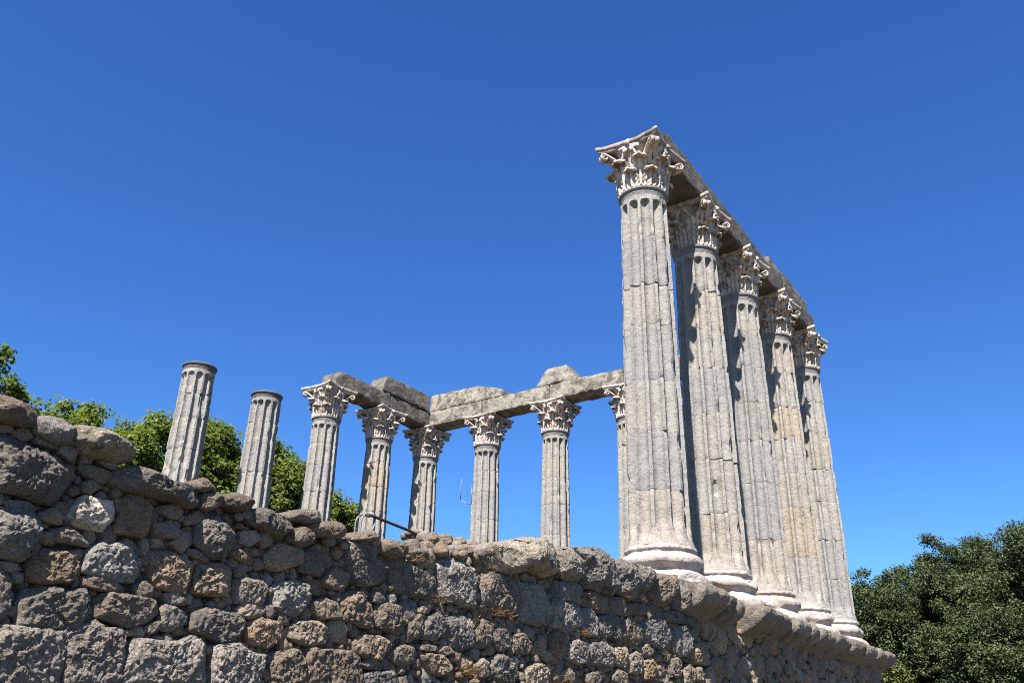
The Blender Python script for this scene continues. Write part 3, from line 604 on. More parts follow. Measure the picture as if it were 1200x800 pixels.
rg = random.Random(5)
coursed = []
def courses(y0, y1, z0, z1, h0, h1, w0, w1, pick, xoff, k=4, bulge=.03, ns=22, nr=6, rough=.8):
    z = z1
    while z > z0:
        h = rg.uniform(h0, h1); y = y0 + rg.uniform(-.1, .1)
        while y < y1:
            w = rg.uniform(w0, w1)
            g = .012
            hh = h * rg.uniform(.78, 1.0)
            j = lambda s: rg.uniform(-s, s)
            zz = z - (h - hh) * rg.random()
            q = [(y + g, zz - hh + g + j(.02)), (y + w * .5, zz - hh + g + j(.015)), (y + w - g, zz - hh + g + j(.02)), (y + w - g + j(.015), zz - hh * .5),
                 (y + w - g + j(.02), zz - g + j(.015)), (y + w * .5, zz - g + j(.012)), (y + g + j(.02), zz - g + j(.015)), (y + g + j(.015), zz - hh * .5)]
            cy, cz = y + w / 2, zz - hh / 2
            pts = q + [(cy, cz)]
            if not any(in_traced(*p) for p in pts) and min(seg_dist(cy, cz, segs_a, segs_b), 9) > .5 * min(w, hh) and max(p[1] for p in q) < top_z(cy) - .03:
                V, Fc, T = rock(q, XW + xoff + rg.uniform(-.015, .015), .25, bulge, k, rg.randrange(10 ** 6), ns, nr, rough, TINTS[rg.choice(pick)], 1)
                rub.add(V, Fc, T); coursed.append(q)
            y += w
        z -= h
courses(-11.2, .1, -3.9, -2.5, .25, .4, .3, .6, '01223', -.06)
courses(-20.2, -10.9, -3.95, -2.28, .3, .46, .4, .75, '01122', 0, 7, .03, 32, 8, .7)
courses(-25, -19.85, -2.3, -.85, .2, .4, .25, .6, '0122234', 0)
courses(-25, -20.2, -3.95, -2.3, .35, .48, .45, .8, '01122', 0)

# ---- small stones packed into the joints
allp = polys + coursed
sa = np.array([q for p in allp for q in p]); sb = np.array([p[(i + 1) % len(p)] for p in allp for i in range(len(p))])
bx = np.array([(min(q[0] for q in p), max(q[0] for q in p), min(q[1] for q in p), max(q[1] for q in p)) for p in allp])
circ = np.zeros((0, 3))
for rmax, rmin, tries, ya, yb in ((.19, .10, 900, -10.9, .1), (.10, .05, 3500, -10.9, .1), (.05, .025, 7000, -10.9, .1),
                                  (.085, .045, 4000, -20.3, -9.9), (.045, .026, 9000, -20.3, -9.9), (.026, .013, 16000, -20.3, -9.9)):
    for _ in range(tries):
        y, z = rg.uniform(ya, yb), rg.uniform(-2.5, -.56)
        if ya > -15 and z > -.86: continue
        if z > top_z(y) - .06: continue
        if any(inside(y, z, allp[i]) for i in np.nonzero((bx[:, 0] <= y) & (bx[:, 1] >= y) & (bx[:, 2] <= z) & (bx[:, 3] >= z))[0]): continue
        m = (abs(sa[:, 0] - y) < .9)
        r = seg_dist(y, z, sa[m], sb[m]) if m.any() else rmax
        r = r * 1.12
        if len(circ):
            dd = np.sqrt((circ[:, 0] - y) ** 2 + (circ[:, 1] - z) ** 2) - circ[:, 2]
            r = min(r, dd.min() * 1.05)
        r = min(r, rmax)
        if r < rmin: continue
        circ = np.vstack([circ, [y, z, r]])
for y, z, r in circ:
    n = rg.choice((4, 5, 5, 6)); a0 = rg.random() * 6.28
    sx, sz = rg.uniform(1.1, 1.75), rg.uniform(.85, 1.25)
    if rg.random() < .3: sx, sz = sz, sx
    shade = y > -10.7
    q = [(y + sx * r * rg.uniform(.85, 1.1) * math.cos(a0 + k * 6.283 / n), z + sz * r * rg.uniform(.85, 1.1) * math.sin(a0 + k * 6.283 / n)) for k in range(n)]
    V, Fc, T = rock(q, XW - .052 - (.06 if shade else 0) + rg.uniform(-.025, .025), .14, .02 + .18 * r, 7, rg.randrange(10 ** 6), 26 if r > .05 else (20 if r > .03 else 14), 7 if r > .05 else 5, .95, TINTS[rg.choice('0122223344')], 0, 8)
    rub.add(V, Fc, T)
# ---- loose rubble along the broken top of the wall
for _ in range(520):
    y = rg.uniform(-18.6, -13.2); x = rg.uniform(12.9, 13.85)
    r = rg.uniform(.025, .075)
    z = top_z(y) - .05 + rg.uniform(-.07, .03) - (13.9 - x) * .02
    n = rg.choice((6, 7)); a0 = rg.random() * 6.28
    q = [(y + 1.2 * r * rg.uniform(.8, 1.1) * math.cos(a0 + k * 6.283 / n), z + .8 * r * rg.uniform(.8, 1.1) * math.sin(a0 + k * 6.283 / n)) for k in range(n)]
    V, Fc, T = rock(q, x, 1.6 * r, .5 * r, 2.4, rg.randrange(10 ** 6), 16, 5, 1.0, TINTS[rg.choice('0012223')], 1)
    rub.add(V, Fc, T)
for _ in range(170):
    y = rg.uniform(-15.0, -13.6); x = rg.uniform(12.75, 13.35)
    r = rg.uniform(.025, .07)
    z = -.575 + (y + 15.0) * .04 + (x - 13) * (-.25) + rg.uniform(-.09, .015)
    n = rg.choice((5, 6)); a0 = rg.random() * 6.28
    q = [(y + 1.3 * r * rg.uniform(.8, 1.1) * math.cos(a0 + k * 6.283 / n), z + .8 * r * rg.uniform(.8, 1.1) * math.sin(a0 + k * 6.283 / n)) for k in range(n)]
    V, Fc, T = rock(q, x, 1.6 * r, .5 * r, 3, rg.randrange(10 ** 6), 18, 5, 1.0, TINTS[rg.choice('0012223')], 0)
    rub.add(V, Fc, T)
o = plink('rubble_masonry', rub.mesh('rubble_masonry'), M_wall)
o["kind"] = "stuff"

# ---- earth and mortar core: the face sheet behind the stones and the rough floor on top
V = []; ny, nz = 520, 70
for j in range(nz):
    for i in range(ny):
        y = -25 + 25.2 * i / (ny - 1)
        zt = top_z(y) - .10
        z = GZ - .05 + (zt - GZ + .05) * j / (nz - 1)
        n = fbm((y * 7, z * 7, 2.0), 4)
        V.append((XW - .075 + n * .05 - (.07 if y > -10.7 else 0), y, z))
core = MB(); core.add(V, grid_faces(ny, nz))
V = []; nx_, ny2 = 60, 260
for j in range(ny2):
    for i in range(nx_):
        y = -25 + 25.2 * j / (ny2 - 1); x = -1.0 + (XW - .1 + 1.0) * i / (nx_ - 1)
        V.append((x, y, top_z(y) - .10 + fbm((x * 2.5, y * 2.5, 9.0), 4) * (.04 if y < -12 else .012)))
core.add(V, grid_faces(nx_, ny2))
core.add([(-1, -25, GZ), (XW - .1, -25, GZ), (XW - .1, -25, -.83), (-1, -25, -.83)], [(0, 1, 2, 3)])
core.add([(-1, .2, GZ), (XW - .15, .2, GZ), (XW - .15, .2, -.6), (-1, .2, -.6)], [(3, 2, 1, 0)])
core.add([(-1, -25, GZ), (-1, .2, GZ), (-1, .2, -.6), (-1, -25, -.83)], [(3, 2, 1, 0)])
plink('mortar_core', core.mesh('mortar_core'), M_mortar)

# ---- cornice: worn moulded blocks
def cornice_block(y0, y1, out, seed, wear=1.0):
    rnd = random.Random(seed)
    prof = [(-.55, -.44), (-.2, -.44), (.0, -.45), (.17, -.455), (.285, -.47), (.34, -.51), (.352, -.57), (.335, -.635), (.295, -.70), (.235, -.755), (.165, -.80),
            (.10, -.84), (.05, -.875), (.0, -.905), (-.05, -.92), (-.3, -.92), (-.55, -.92)]
    # resample
    pts = []
    for a, b_ in zip(prof, prof[1:]):
        m = max(1, int(math.hypot(b_[0] - a[0], b_[1] - a[1]) / .02))
        for t in range(m): pts.append((a[0] + (b_[0] - a[0]) * t / m, a[1] + (b_[1] - a[1]) * t / m))
    pts.append(prof[-1])
    n = max(12, int((y1 - y0) / .022)); V = []
    for j in range(n):
        t = j / (n - 1); y = y0 + (y1 - y0) * t
        ed = min(t, 1 - t) * (y1 - y0)
        sh = (0.24 if t > .5 or seed not in (0, 3) else .07) * math.exp(-ed / .06)
        for (px, pz) in pts:
            cx, cz = -.1, -.68
            x = XW - .1 + cx + (px - cx) * (1 - sh) * (1 if px < 0 else out); z = cz + (pz - cz) * (1 - sh)
            q = Vector((x, y, z)) + Vector((seed * 3.7, 0, 0))
            d = noise.noise_vector(q * 2.0) * .055 + noise.noise_vector(q * 5.5) * .030
            f = fbm(q * 12, 4, 2.2, .6) * .014
            w = wear * (0 if px < -.1 else min(1, (px + .1) / .3)) * (.75 if pz > -.6 else .75 - .35 * min(1, (-.6 - pz) / .25))
            V.append((x + (d.x + f) * w, y + d.y * .3 * (1 if 0 < j < n - 1 else .5), z + (d.z * .45 + f) * w))
    m = len(pts)
    Fc = [tuple(reversed(f)) for f in grid_faces(m, n, True)]
    V2 = list(V)
    for base, rev in ((0, False), ((n - 1) * m, True)):           # end caps as inset rings
        c = np.mean([V[base + i] for i in range(m)], 0)
        ring = list(range(base, base + m))
        for s_ in (.75, .45, .15):
            st = len(V2)
            for i in range(m):
                p = np.array(V[base + i]); q = c + (p - c) * s_
                q[1] += (noise.noise(Vector(q) * 6) * .02 + (-.02 if rev is False else .02) * (1 - s_))
                V2.append(tuple(q))
            for i in range(m):
                f = (ring[i], ring[(i + 1) % m], st + (i + 1) % m, st + i)
                Fc.append(f if not rev else tuple(reversed(f)))
            ring = list(range(st, st + m))
        Fc.append(tuple(ring) if not rev else tuple(reversed(ring)))
    return mesh_of('cornice_block', V2, Fc)
for i, (a, b_, o_, w) in enumerate([(-10.56, -9.62, 1.26, 1.0), (-9.61, -9.06, 1.06, 1.2), (-9.05, -8.72, 1.0, 1.2), (-8.28, -7.32, 1.22, 1.1), (-7.31, -6.62, 1.0, 1.3),
                       (-6.61, -5.72, 1.1, 1.0), (-5.71, -5.1, 1.02, 1.2), (-5.09, -4.25, 1.08, 1.2), (-4.24, -3.15, 1.0, 1.4), (-3.14, -2.1, 1.1, 1.1),
                       (-2.09, -1.15, 1.02, 1.2), (-1.14, .36, 1.08, 1.0)]):
    ob = plink('cornice_block', cornice_block(a + .012, b_ - .012, o_, i, w), M_corn)
    t = random.Random(i).uniform(.88, 1.12)
    ob.color = (t * random.Random(i + 9).uniform(.98, 1.08), t, t * .98, 1)

# ------------------------------------------------------------------ columns
H_SHAFT = 6.14
FL = [-15, -13.6, -12.4, -11.9, -11.7, -11.2, -9.6, -5.5, 0, 5.5, 9.6, 11.2, 11.7, 11.9, 12.4, 13.6]
PHI = [math.radians(f * 30 + a) for f in range(12) for a in FL]
def shaft_r(z):
    t = z / H_SHAFT
    r = .470 - .072 * t + .012 * math.sin(math.pi * t)
    if z < .22: r += .045 * (1 - z / .22) ** 2
    return r

def flute(a_deg, z, hw=11.8, depth=.100):
    ze, zb = H_SHAFT - .22, .26
    r = shaft_r(z); a = math.radians(hw) * r
    k = 1.0
    if z > ze - a: k = max(0.0, 1 - ((z - (ze - a)) / a) ** 2) ** .5
    if z < zb: k = max(0.0, min(1.0, (z - .08) / .18)) * .8
    if k <= 0: return 0.0
    w = hw * k
    if abs(a_deg) >= w: return 0.0
    return depth * k ** .3 * (1 - (a_deg / w) ** 2) ** .5

def drum_mesh(z0, z1, seed, wear, top=False, notch=()):
    rnd = random.Random(seed)
    zs = list(np.linspace(z0 + .0, z1, max(6, int((z1 - z0) / .055))))
    zs = [z0 + .008 + .002] + [z for z in zs if z0 + .02 < z < z1 - .02] + [z1 - .010]
    zs = [z0 + .002] + zs + [z1 - .002]
    if top:
        zs = [z for z in zs if z < H_SHAFT - .36] + list(np.linspace(H_SHAFT - .35, H_SHAFT - .19, 15)) + [H_SHAFT - .15, H_SHAFT - .125]
    V = []; n = len(PHI); off = Vector((seed * 1.37, seed * .61, 0))
    ox, oy, rot = rnd.uniform(-.006, .006), rnd.uniform(-.006, .006), math.radians(rnd.uniform(-.9, .9))
    for z in zs:
        e0 = math.exp(-(z - z0) / .018) if z0 > .01 else 0
        e1 = math.exp(-(z1 - z) / .018) if not top else 0
        for i, ph in enumerate(PHI):
            ad = FL[i % 16]
            r = shaft_r(z)
            c, s = math.cos(ph + rot), math.sin(ph + rot)
            q = Vector((c * r, s * r, z)) + off
            nl = noise.noise(q * 2.3); nm = noise.noise(q * 8.0); nf = noise.noise(q * 26.0)
            f = flute(ad, z)
            chip = max(0.0, noise.noise(q * 4.0 + Vector((9, 9, 9))) - .28) * .11 * wear
            edge = 1.0 if abs(ad) > 11.75 else .4
            ej = (e0 + e1) * (.006 + max(0, noise.noise(q * 5.5) - .12) * .05 * wear)
            d = nl * .005 * wear + nm * .0035 * wear + nf * .0025
            for (na, nz0, nz1, nw, ndp) in notch:
                da = abs((math.degrees(ph) - na + 180) % 360 - 180)
                if da < nw and nz0 < z < nz1: d -= ndp * (1 + .5 * nm)
            r = r - f * (1 - .25 * max(0, nl) * min(wear, 1.5)) - chip * edge - ej * (1 if f < .03 else .5) + d
            V.append((c * r + ox, s * r + oy, z))
    F = grid_faces(n, len(zs), True)
    F.append(tuple(reversed(range(n))))
    F.append(tuple(range((len(zs) - 1) * n, len(zs) * n)))
    me = mesh_of('drum', V, F)
    me.set_sharp_from_angle(angle=math.radians(32))
    return me

def lathe(prof, n, seed, amp, name, chunk=0.0):
    V = []; off = Vector((seed * 2.3, seed * 1.1, 0))
    for (r, z) in prof:
        for i in range(n):
            a = 2 * math.pi * i / n
            q = Vector((r * math.cos(a), r * math.sin(a), z)) + off
            d = noise.noise(q * 3.0) * amp + noise.noise(q * 9) * amp * .5 + noise.noise(q * 24) * amp * .25 - max(0, noise.noise(q * 2.2 + Vector((5, 5, 5))) - .2) * chunk * (min(1, max(0, (-z - .09) / .08)) if chunk else 1)
            dz = noise.noise(q * 4 + Vector((2, 8, 1))) * amp * (.6 if z < -.1 or not chunk else .15)
            V.append(((r + d) * math.cos(a), (r + d) * math.sin(a), z + dz))
    F = grid_faces(n, len(prof), True)
    F = [tuple(reversed(f)) for f in F] if prof[0][1] > prof[-1][1] else F
    F.append(tuple(range(n)) if prof[0][1] > prof[-1][1] else tuple(reversed(range(n))))
    e = [(len(prof) - 1) * n + i for i in range(n)]
    F.append(tuple(reversed(e)) if prof[0][1] > prof[-1][1] else tuple(e))
    return mesh_of(name, V, F)

def smooth_prof(P, m=4):
    out = []
    for i in range(len(P) - 1):
        p0 = P[max(i - 1, 0)]; p1 = P[i]; p2 = P[i + 1]; p3 = P[min(i + 2, len(P) - 1)]
        for t in range(m):
            u = t / m
            f = lambda a, b_, c, d: .5 * (2 * b_ + (c - a) * u + (2 * a - 5 * b_ + 4 * c - d) * u * u + (3 * b_ - a - 3 * c + d) * u ** 3)
            out.append((f(p0[0], p1[0], p2[0], p3[0]), f(p0[1], p1[1], p2[1], p3[1])))
    out.append(P[-1]); return out

BASE_PROF = smooth_prof([(.40, .01), (.505, .005), (.53, -.02), (.535, -.055), (.51, -.085), (.52, -.11), (.565, -.135), (.60, -.19), (.595, -.25), (.555, -.295),
                         (.535, -.325), (.545, -.36), (.60, -.395), (.655, -.44), (.68, -.51), (.675, -.59), (.64, -.655), (.45, -.665)], 4)
AST_PROF = smooth_prof([(.36, .06), (.405, .052), (.43, .035), (.438, .012), (.43, -.012), (.408, -.026), (.402, -.05), (.41, -.066), (.404, -.08), (.395, -.13), (.36, -.14)], 3)

# ---- Corinthian capital (origin at the top of the shaft)
def bell_r(z):
    if z < .5: return .375 + .03 * z
    t = (z - .5) / .4
    return .39 + .13 * t * t
def rough_pts(V, seed, amp):
    off = Vector((seed * 5.1, seed * 2.7, seed * 1.9)); out = []
    for p in V:
        p = Vector(p); q = p + off
        out.append(p + noise.noise_vector(q * 7) * amp + noise.noise_vector(q * 22) * amp * .45)
    return out

def leaf_mesh(h, w0, lean, rc, seed, cut=1.0):
    nt, nu = 30, 21
    P = np.zeros((nt, nu, 3))
    for j in range(nt):
        t = j / (nt - 1) * cut
        if t < .66:
            z = h * .86 * t / .66; out = lean * (t / .66) ** 2.2; zz = z; ro = out
        else:
            th = (t - .66) / .34 * math.radians(170)
            zz = h * .86 + rc * math.sin(th) * .9; ro = lean + rc * (1 - math.cos(th))
        # five pairs of lobes down the sides of the leaf
        lob = .5 + .5 * math.cos(2 * math.pi * (t * 4.2 + .1))
        w = w0 * (.86 + .22 * math.sin(math.pi * min(1, t / .75)) ) * (1 - .33 * (1 - lob) ** 1.4)
        if t > .72: w *= max(.3, 1 - ((t - .72) / .30) ** 2.2 * .62)
        for i in range(nu):
            u = -1 + 2 * i / (nu - 1)
            rb = bell_r(min(zz, .85)) + .012
            fold = .030 * math.cos(3 * math.pi * u) * (1 - t * .3) + .034 * (1 - abs(u)) - .018 * u * u * t
            fold += .018 * math.cos(2 * math.pi * (t * 4.2 + .1) - 2.2 * abs(u)) * abs(u)
            droop = .05 * u * u * max(0, t - .55)
            r = rb + ro + fold
            a = u * w / rb
            P[j, i] = (r * math.cos(a), r * math.sin(a), zz - droop)
    du = np.gradient(P, axis=1); dv = np.gradient(P, axis=0)
    N = np.cross(du, dv); N /= np.maximum(np.linalg.norm(N, axis=2, keepdims=True), 1e-9)
    B = P - N * .026
    V = rough_pts([tuple(p) for p in P.reshape(-1, 3)], seed, .006) + [Vector(p) for p in B.reshape(-1, 3)]
    f = grid_faces(nu, nt)
    k = nt * nu
    F = list(f) + [tuple(reversed([i + k for i in q])) for q in f]
    loop = [i for i in range(nu)] + [j * nu + nu - 1 for j in range(1, nt)] + [(nt - 1) * nu + i for i in range(nu - 2, -1, -1)] + [j * nu for j in range(nt - 2, 0, -1)]
    for a, b_ in zip(loop, loop[1:] + loop[:1]): F.append((b_, a, a + k, b_ + k))
    return mesh_of('acanthus_leaf', V, F)

def volute_mesh(seed):
    """corner scroll in the x-z plane, x pointing to the abacus corner"""
    mb = MB()
    for sgn in (-1, 1):
        pts, rad = [], []
        for i in range(14):
            t = i / 13
            x = .40 + .02 * t + .285 * t ** 2.3; z = .44 + .44 * t - .02 * t ** 4
            y = sgn * (.15 * (1 - t) + .038 * t)
            pts.append((x, y, z)); rad.append(.022 + .008 * t)
        cx, cz, R0 = .695, .80, .078
        for i in range(26):
            t = (i + 1) / 26; th = math.radians(100 - 500 * t); r = R0 * (1 - .80 * t)
            pts.append((cx + r * math.cos(th), sgn * (.038 + .012 * t), cz + r * math.sin(th))); rad.append(.026 - .013 * t)
        V, F = tube(pts, rad, 10, ((0, 1, 0), 1.75))
        mb.add(rough_pts(V, seed + sgn, .006), F)
    # web of stone behind the scroll
    pts = [(.41, 0, .50), (.44, 0, .62), (.50, 0, .72), (.57, 0, .80), (.64, 0, .84)]
    V, F = tube(pts, [.04, .045, .045, .04, .03], 8); mb.add(rough_pts(V, seed, .006), F)
    return mb.mesh('corner_volute')

def helix_mesh(seed):
    """pair of small inner scrolls under the middle of one abacus side (x outwards)"""
    mb = MB()
    for sgn in (-1, 1):
        pts, rad = [], []
        for i in range(10):
            t = i / 9
            pts.append((.425 + .075 * t, sgn * (.19 - .06 * t - .06 * t * t), .46 + .36 * t)); rad.append(.022 + .006 * t)
        cy, cz, R0 = .075, .80, .05
        for i in range(18):
            t = (i + 1) / 18; th = math.radians(20 + 400 * t); r = R0 * (1 - .75 * t)
            pts.append((.505 + .02 * t, sgn * (cy + r * math.cos(th) * .9), cz + r * math.sin(th))); rad.append(.026 - .012 * t)
        V, F = tube(pts, rad, 8, ((1, 0, 0), 1.3)); mb.add(rough_pts(V, seed + sgn * 3, .006), F)
    return mb.mesh('inner_helix')

def abacus_mesh(seed):
    out = []
    for s_ in range(4):
        a0 = s_ * math.pi / 2
        for i in range(24):
            u = -1 + 2 * i / 23
            x = .525 + .085 * abs(u) ** 2.0; y = u * .60
            out.append((x * math.cos(a0) - y * math.sin(a0), x * math.sin(a0) + y * math.cos(a0)))
    layers = [(.88, .885), (.905, .885), (.93, .91), (.945, .93), (.945, .945), (.985, .955), (1.0, .97), (1.0, 1.0), (1.0, 1.02), (.985, 1.03), (.8, 1.032)]
    V = []
    for sc, z in layers:
        for p in out: V.append((p[0] * sc, p[1] * sc, z))
    n = len(out); F = grid_faces(n, len(layers), True)
    F.append(tuple(reversed(range(n)))); F.append(tuple(range((len(layers) - 1) * n, len(layers) * n)))
    return mesh_of('abacus', rough_pts(V, seed, .011), F)

def blob_mesh(name, rx, ry, rz, seed, amp):
    V, F = [], []
    nu, nv = 16, 10
    for j in range(nv):
        t = math.pi * (j + .5) / nv
        for i in range(nu):
            a = 2 * math.pi * i / nu; k = 1 + .18 * math.cos(5 * a)
            V.append((rx * math.cos(t), ry * k * math.sin(t) * math.cos(a), rz * k * math.sin(t) * math.sin(a)))
    F = grid_faces(nu, nv, True); F = [tuple(f) for f in F]
    F.append(tuple(reversed(range(nu)))); F.append(tuple(range((nv - 1) * nu, nv * nu)))
    return mesh_of(name, rough_pts(V, seed, amp), F)

KITS = []
for s_ in range(3):
    KITS.append(dict(
        bell=lathe([(bell_r(z) - .01 + (.02 if z > .86 else 0), z) for z in np.linspace(.0, .9, 16)], 40, s_, .006, 'bell'),
        low=[leaf_mesh(.36, .150, .026, .044, s_ * 10 + k, c) for k, c in ((0, 1.0), (1, .86), (2, .97))],
        up=[leaf_mesh(.63, .148, .062, .056, s_ * 10 + 5 + k, c) for k, c in ((0, 1.0), (1, .97), (2, .84))],
        vol=[volute_mesh(s_ * 7 + k) for k in range(2)], hel=helix_mesh(s_), aba=abacus_mesh(s_), fle=blob_mesh('fleuron', .035, .065, .06, s_, .01)))
    for v in KITS[-1].values():
        for me in (v if isinstance(v, list) else [v]):
            me.materials.append(M_marble)

def capital(parent, zc, seed):
    rnd = random.Random(seed); kit = KITS[seed % 3]
    cap = link('capital', kit['bell'], None, parent, (0, 0, zc))
    q = rnd.randrange(4) * math.pi / 2
    cap.rotation_euler = (0, 0, q)
    cap.scale = (1, 1, .93)
    w = rnd.uniform(.92, 1.05); cc = (w * 1.02, w, w * .97, 1)
    cap.color = cc
    def put(name, me, ang):
        o = link(name, me, None, cap); o.rotation_euler = (0, 0, ang); o.color = cc; return o
    for k in range(8):
        put('acanthus_leaf', rnd.choice(kit['low'][:1] * 2 + kit['low']), k * math.pi / 4)
        put('acanthus_leaf', rnd.choice(kit['up'][:1] * 3 + kit['up']), (k + .5) * math.pi / 4)
    for k in range(4):
        put('corner_volute', rnd.choice(kit['vol']), (k + .5) * math.pi / 2)
        put('inner_helix', kit['hel'], k * math.pi / 2)
        f = put('fleuron', kit['fle'], k * math.pi / 2)
        f.location = (.54 * math.cos(k * math.pi / 2), .54 * math.sin(k * math.pi / 2), .955)
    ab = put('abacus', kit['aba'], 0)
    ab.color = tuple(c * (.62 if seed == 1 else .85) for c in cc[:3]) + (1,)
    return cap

TAN, GREY, WARM, OCHRE = (1.06, .995, .90, 1), (.92, .92, .92, 1), (1.03, 1.01, .96, 1), (1.10, .98, .82, 1)
def column(x, y, z, label, seed, joints, tints, wear, has_cap=True, group='columns of the temple ruin', rz=0.0, notch=()):
    rnd = random.Random(seed)
    col = thing('column', (x, y, z), label, 'column', group)
    link('base', lathe(BASE_PROF, 160, seed, .022, 'base', .26), M_base, col)
    sh = link('shaft', drum_mesh(.0, joints[0], seed * 10, wear, False, notch), M_shaft, col)
    sh.rotation_euler = (0, 0, rz); sh.color = tints[0]
    js = list(joints) + [H_SHAFT]
    for k, (a, b_) in enumerate(zip(js, js[1:])):
        d = link('drum', drum_mesh(a, b_, seed * 10 + 1 + k, wear, b_ == H_SHAFT, notch), M_shaft, sh)
        d.color = tints[(k + 1) % len(tints)]
    a = link('astragal', lathe(AST_PROF, 72, seed, .004, 'astragal'), M_shaft, col, (0, 0, H_SHAFT))
    a.color = (.72, .72, .74, 1) if has_cap else (.42, .41, .40, 1)
    if has_cap:
        capital(col, H_SHAFT + .04, seed)
    return col

PR = [(13.026, -.526), (13.06, -2.845), (13.094, -5.164), (13.128, -7.483), (13.162, -9.801)]
DY = 2.3187
column(*PR[4], .155, 'tallest looking fluted granite column with acanthus capital, nearest of the right hand row', 1, (.82, 1.72, 2.58, 3.55, 4.28, 5.18), [TAN, GREY, WARM, GREY, WARM, GREY, WARM], 1.0)
column(*PR[3], .155, 'fluted granite column with a patched hole low on its shaft, second in the right row', 2, (.95, 1.9, 2.72, 3.62, 4.4, 5.22), [TAN, WARM, WARM, GREY, WARM, TAN, WARM], 1.0, notch=[(-58, 1.28, 1.50, 9, .05)])
column(*PR[2], .155, 'fluted granite column with acanthus capital standing third in the five column right row', 3, (.95, 2.05, 2.9, 3.7, 4.5, 5.2), [TAN, GREY, GREY, (.88, .88, .86, 1), GREY, GREY, WARM], 1.0)
column(*PR[1], .155, 'fluted column with ochre tinted drums under the upper beam block, fourth along the right row', 4, (1.0, 2.05, 2.8, 3.6, 4.35, 5.2), [WARM, OCHRE, TAN, WARM, OCHRE, WARM, TAN], 1.1)
column(*PR[0], .155, 'slim looking fluted column at the far right corner where the cornice ends', 5, (.9, 1.8, 2.7, 3.5, 4.4, 5.25), [GREY, GREY, WARM, WARM, TAN, WARM, GREY], 1.0)
column(2.6, 0, 0, 'fluted back row column beside the thin aerial, one bay right of the corner', 6, (1.0, 1.9, 2.9, 3.75, 4.6, 5.3), [TAN, GREY, GREY, WARM, GREY, WARM, GREY], 1.0)
column(5.2, 0, 0, 'fluted column of the back row with the pointed stone block over its capital', 7, (.95, 1.95, 3.0, 3.9, 4.7, 5.35), [TAN, TAN, WARM, GREY, WARM, TAN, WARM], 1.0)
column(7.8, 0, 0, 'fluted column of the back row half hidden behind the nearest big column', 8, (.9, 1.85, 2.9, 3.8, 4.6, 5.3), [GREY, GREY, WARM, GREY, WARM, TAN, TAN], 1.1, notch=[(-115, .0, .42, 30, .12), (-100, .0, .25, 30, .1)])
column(10.4, 0, 0, 'fluted column of the back row wholly screened by the nearest big column', 9, (1.0, 1.9, 2.8, 3.7, 4.6, 5.3), [GREY, WARM, GREY, WARM, GREY, WARM, GREY], 1.0)
column(0, 0, 0, 'fluted column with capital at the inner back corner where the two beams meet', 10, (1.0, 1.9, 2.8, 3.7, 4.6, 5.3), [TAN, WARM, GREY, WARM, WARM, TAN, WARM], 1.2)
column(0, -DY, 0, 'fluted left row column with ochre streak, rising behind the bent handrail', 11, (1.0, 2.0, 2.9, 3.8, 4.6, 5.35), [TAN, OCHRE, TAN, WARM, TAN, OCHRE, WARM], 1.3)
column(0, -2 * DY, 0, 'fluted column with capital carrying the broken left end of the beam', 12, (1.0, 2.0, 2.95, 3.9, 4.7, 5.35), [WARM, GREY, WARM, WARM, GREY, WARM, WARM], 1.1)
column(.03, -3 * DY, 0, 'fluted column without capital, shorter looking right one of the two bare shafts', 13, (1.0, 1.95, 2.9, 3.9, 4.7, 5.3), [TAN, WARM, GREY, WARM, GREY, WARM, GREY], 1.3, False)
column(.12, -4 * DY, 0, 'badly eroded fluted column without capital, leftmost of all the columns', 14, (1.0, 2.0, 2.95, 3.9, 4.7, 5.35), [WARM, WARM, GREY, WARM, WARM, GREY, WARM], 2.6, False)

# ------------------------------------------------------------------ beams and loose blocks on the capitals
def rough_block(sx, sy, sz, seed, r=.022, amp=.022, res=.055, warp=None, name='architrave_block'):
    bm = bmesh.new()
    h = (sx / 2, sy / 2, sz / 2)
    vid = {}
    def vert(p):
        k = tuple(round(c, 5) for c in p)
        if k not in vid: vid[k] = bm.verts.new(p)
        return vid[k]
    for ax in range(3):
        b_, c = (ax + 1) % 3, (ax + 2) % 3
        nb, nc = max(4, int(2 * h[b_] / res)), max(4, int(2 * h[c] / res))
        for s in (-1, 1):
            g = []
            for i in range(nb + 1):
                row = []
                for j in range(nc + 1):
                    p = [0, 0, 0]; p[ax] = s * h[ax]; p[b_] = -h[b_] + 2 * h[b_] * i / nb; p[c] = -h[c] + 2 * h[c] * j / nc
                    row.append(vert(p))
                g.append(row)
            for i in range(nb):
                for j in range(nc):
                    f = [g[i][j], g[i + 1][j], g[i + 1][j + 1], g[i][j + 1]]
                    if s < 0: f.reverse()
                    bm.faces.new(f)
    off = Vector((seed * 4.3, seed * 1.7, seed * 2.9))
    for v in bm.verts:
        p = v.co.copy()
        q = Vector([max(-hh + r, min(hh - r, cc)) for hh, cc in zip(h, p)])
        d = p - q
        if d.length > 1e-6: p = q + d.normalized() * r
        nedge = sum(1 for hh, cc in zip(h, v.co) if abs(abs(cc) - hh) < 1e-4)
        n = noise.noise_vector((p + off) * 2.0) * amp + noise.noise_vector((p + off) * 8.0) * amp * .5
        if nedge >= 2:
            ch = max(0, noise.noise((p + off) * 3.0)) * .07
            p = p - d.normalized() * ch
        p = p + n
        if warp: p = warp(p)
        v.co = p
    me = bpy.data.meshes.new(name); bm.to_mesh(me); bm.free()
    me.polygons.foreach_set('use_smooth', [True] * len(me.polygons))
    me.set_sharp_from_angle(angle=math.radians(38))
    return me

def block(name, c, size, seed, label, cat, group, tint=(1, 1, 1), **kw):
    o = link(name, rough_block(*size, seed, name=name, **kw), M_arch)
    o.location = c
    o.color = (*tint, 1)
    return tag(o, label, cat, group)

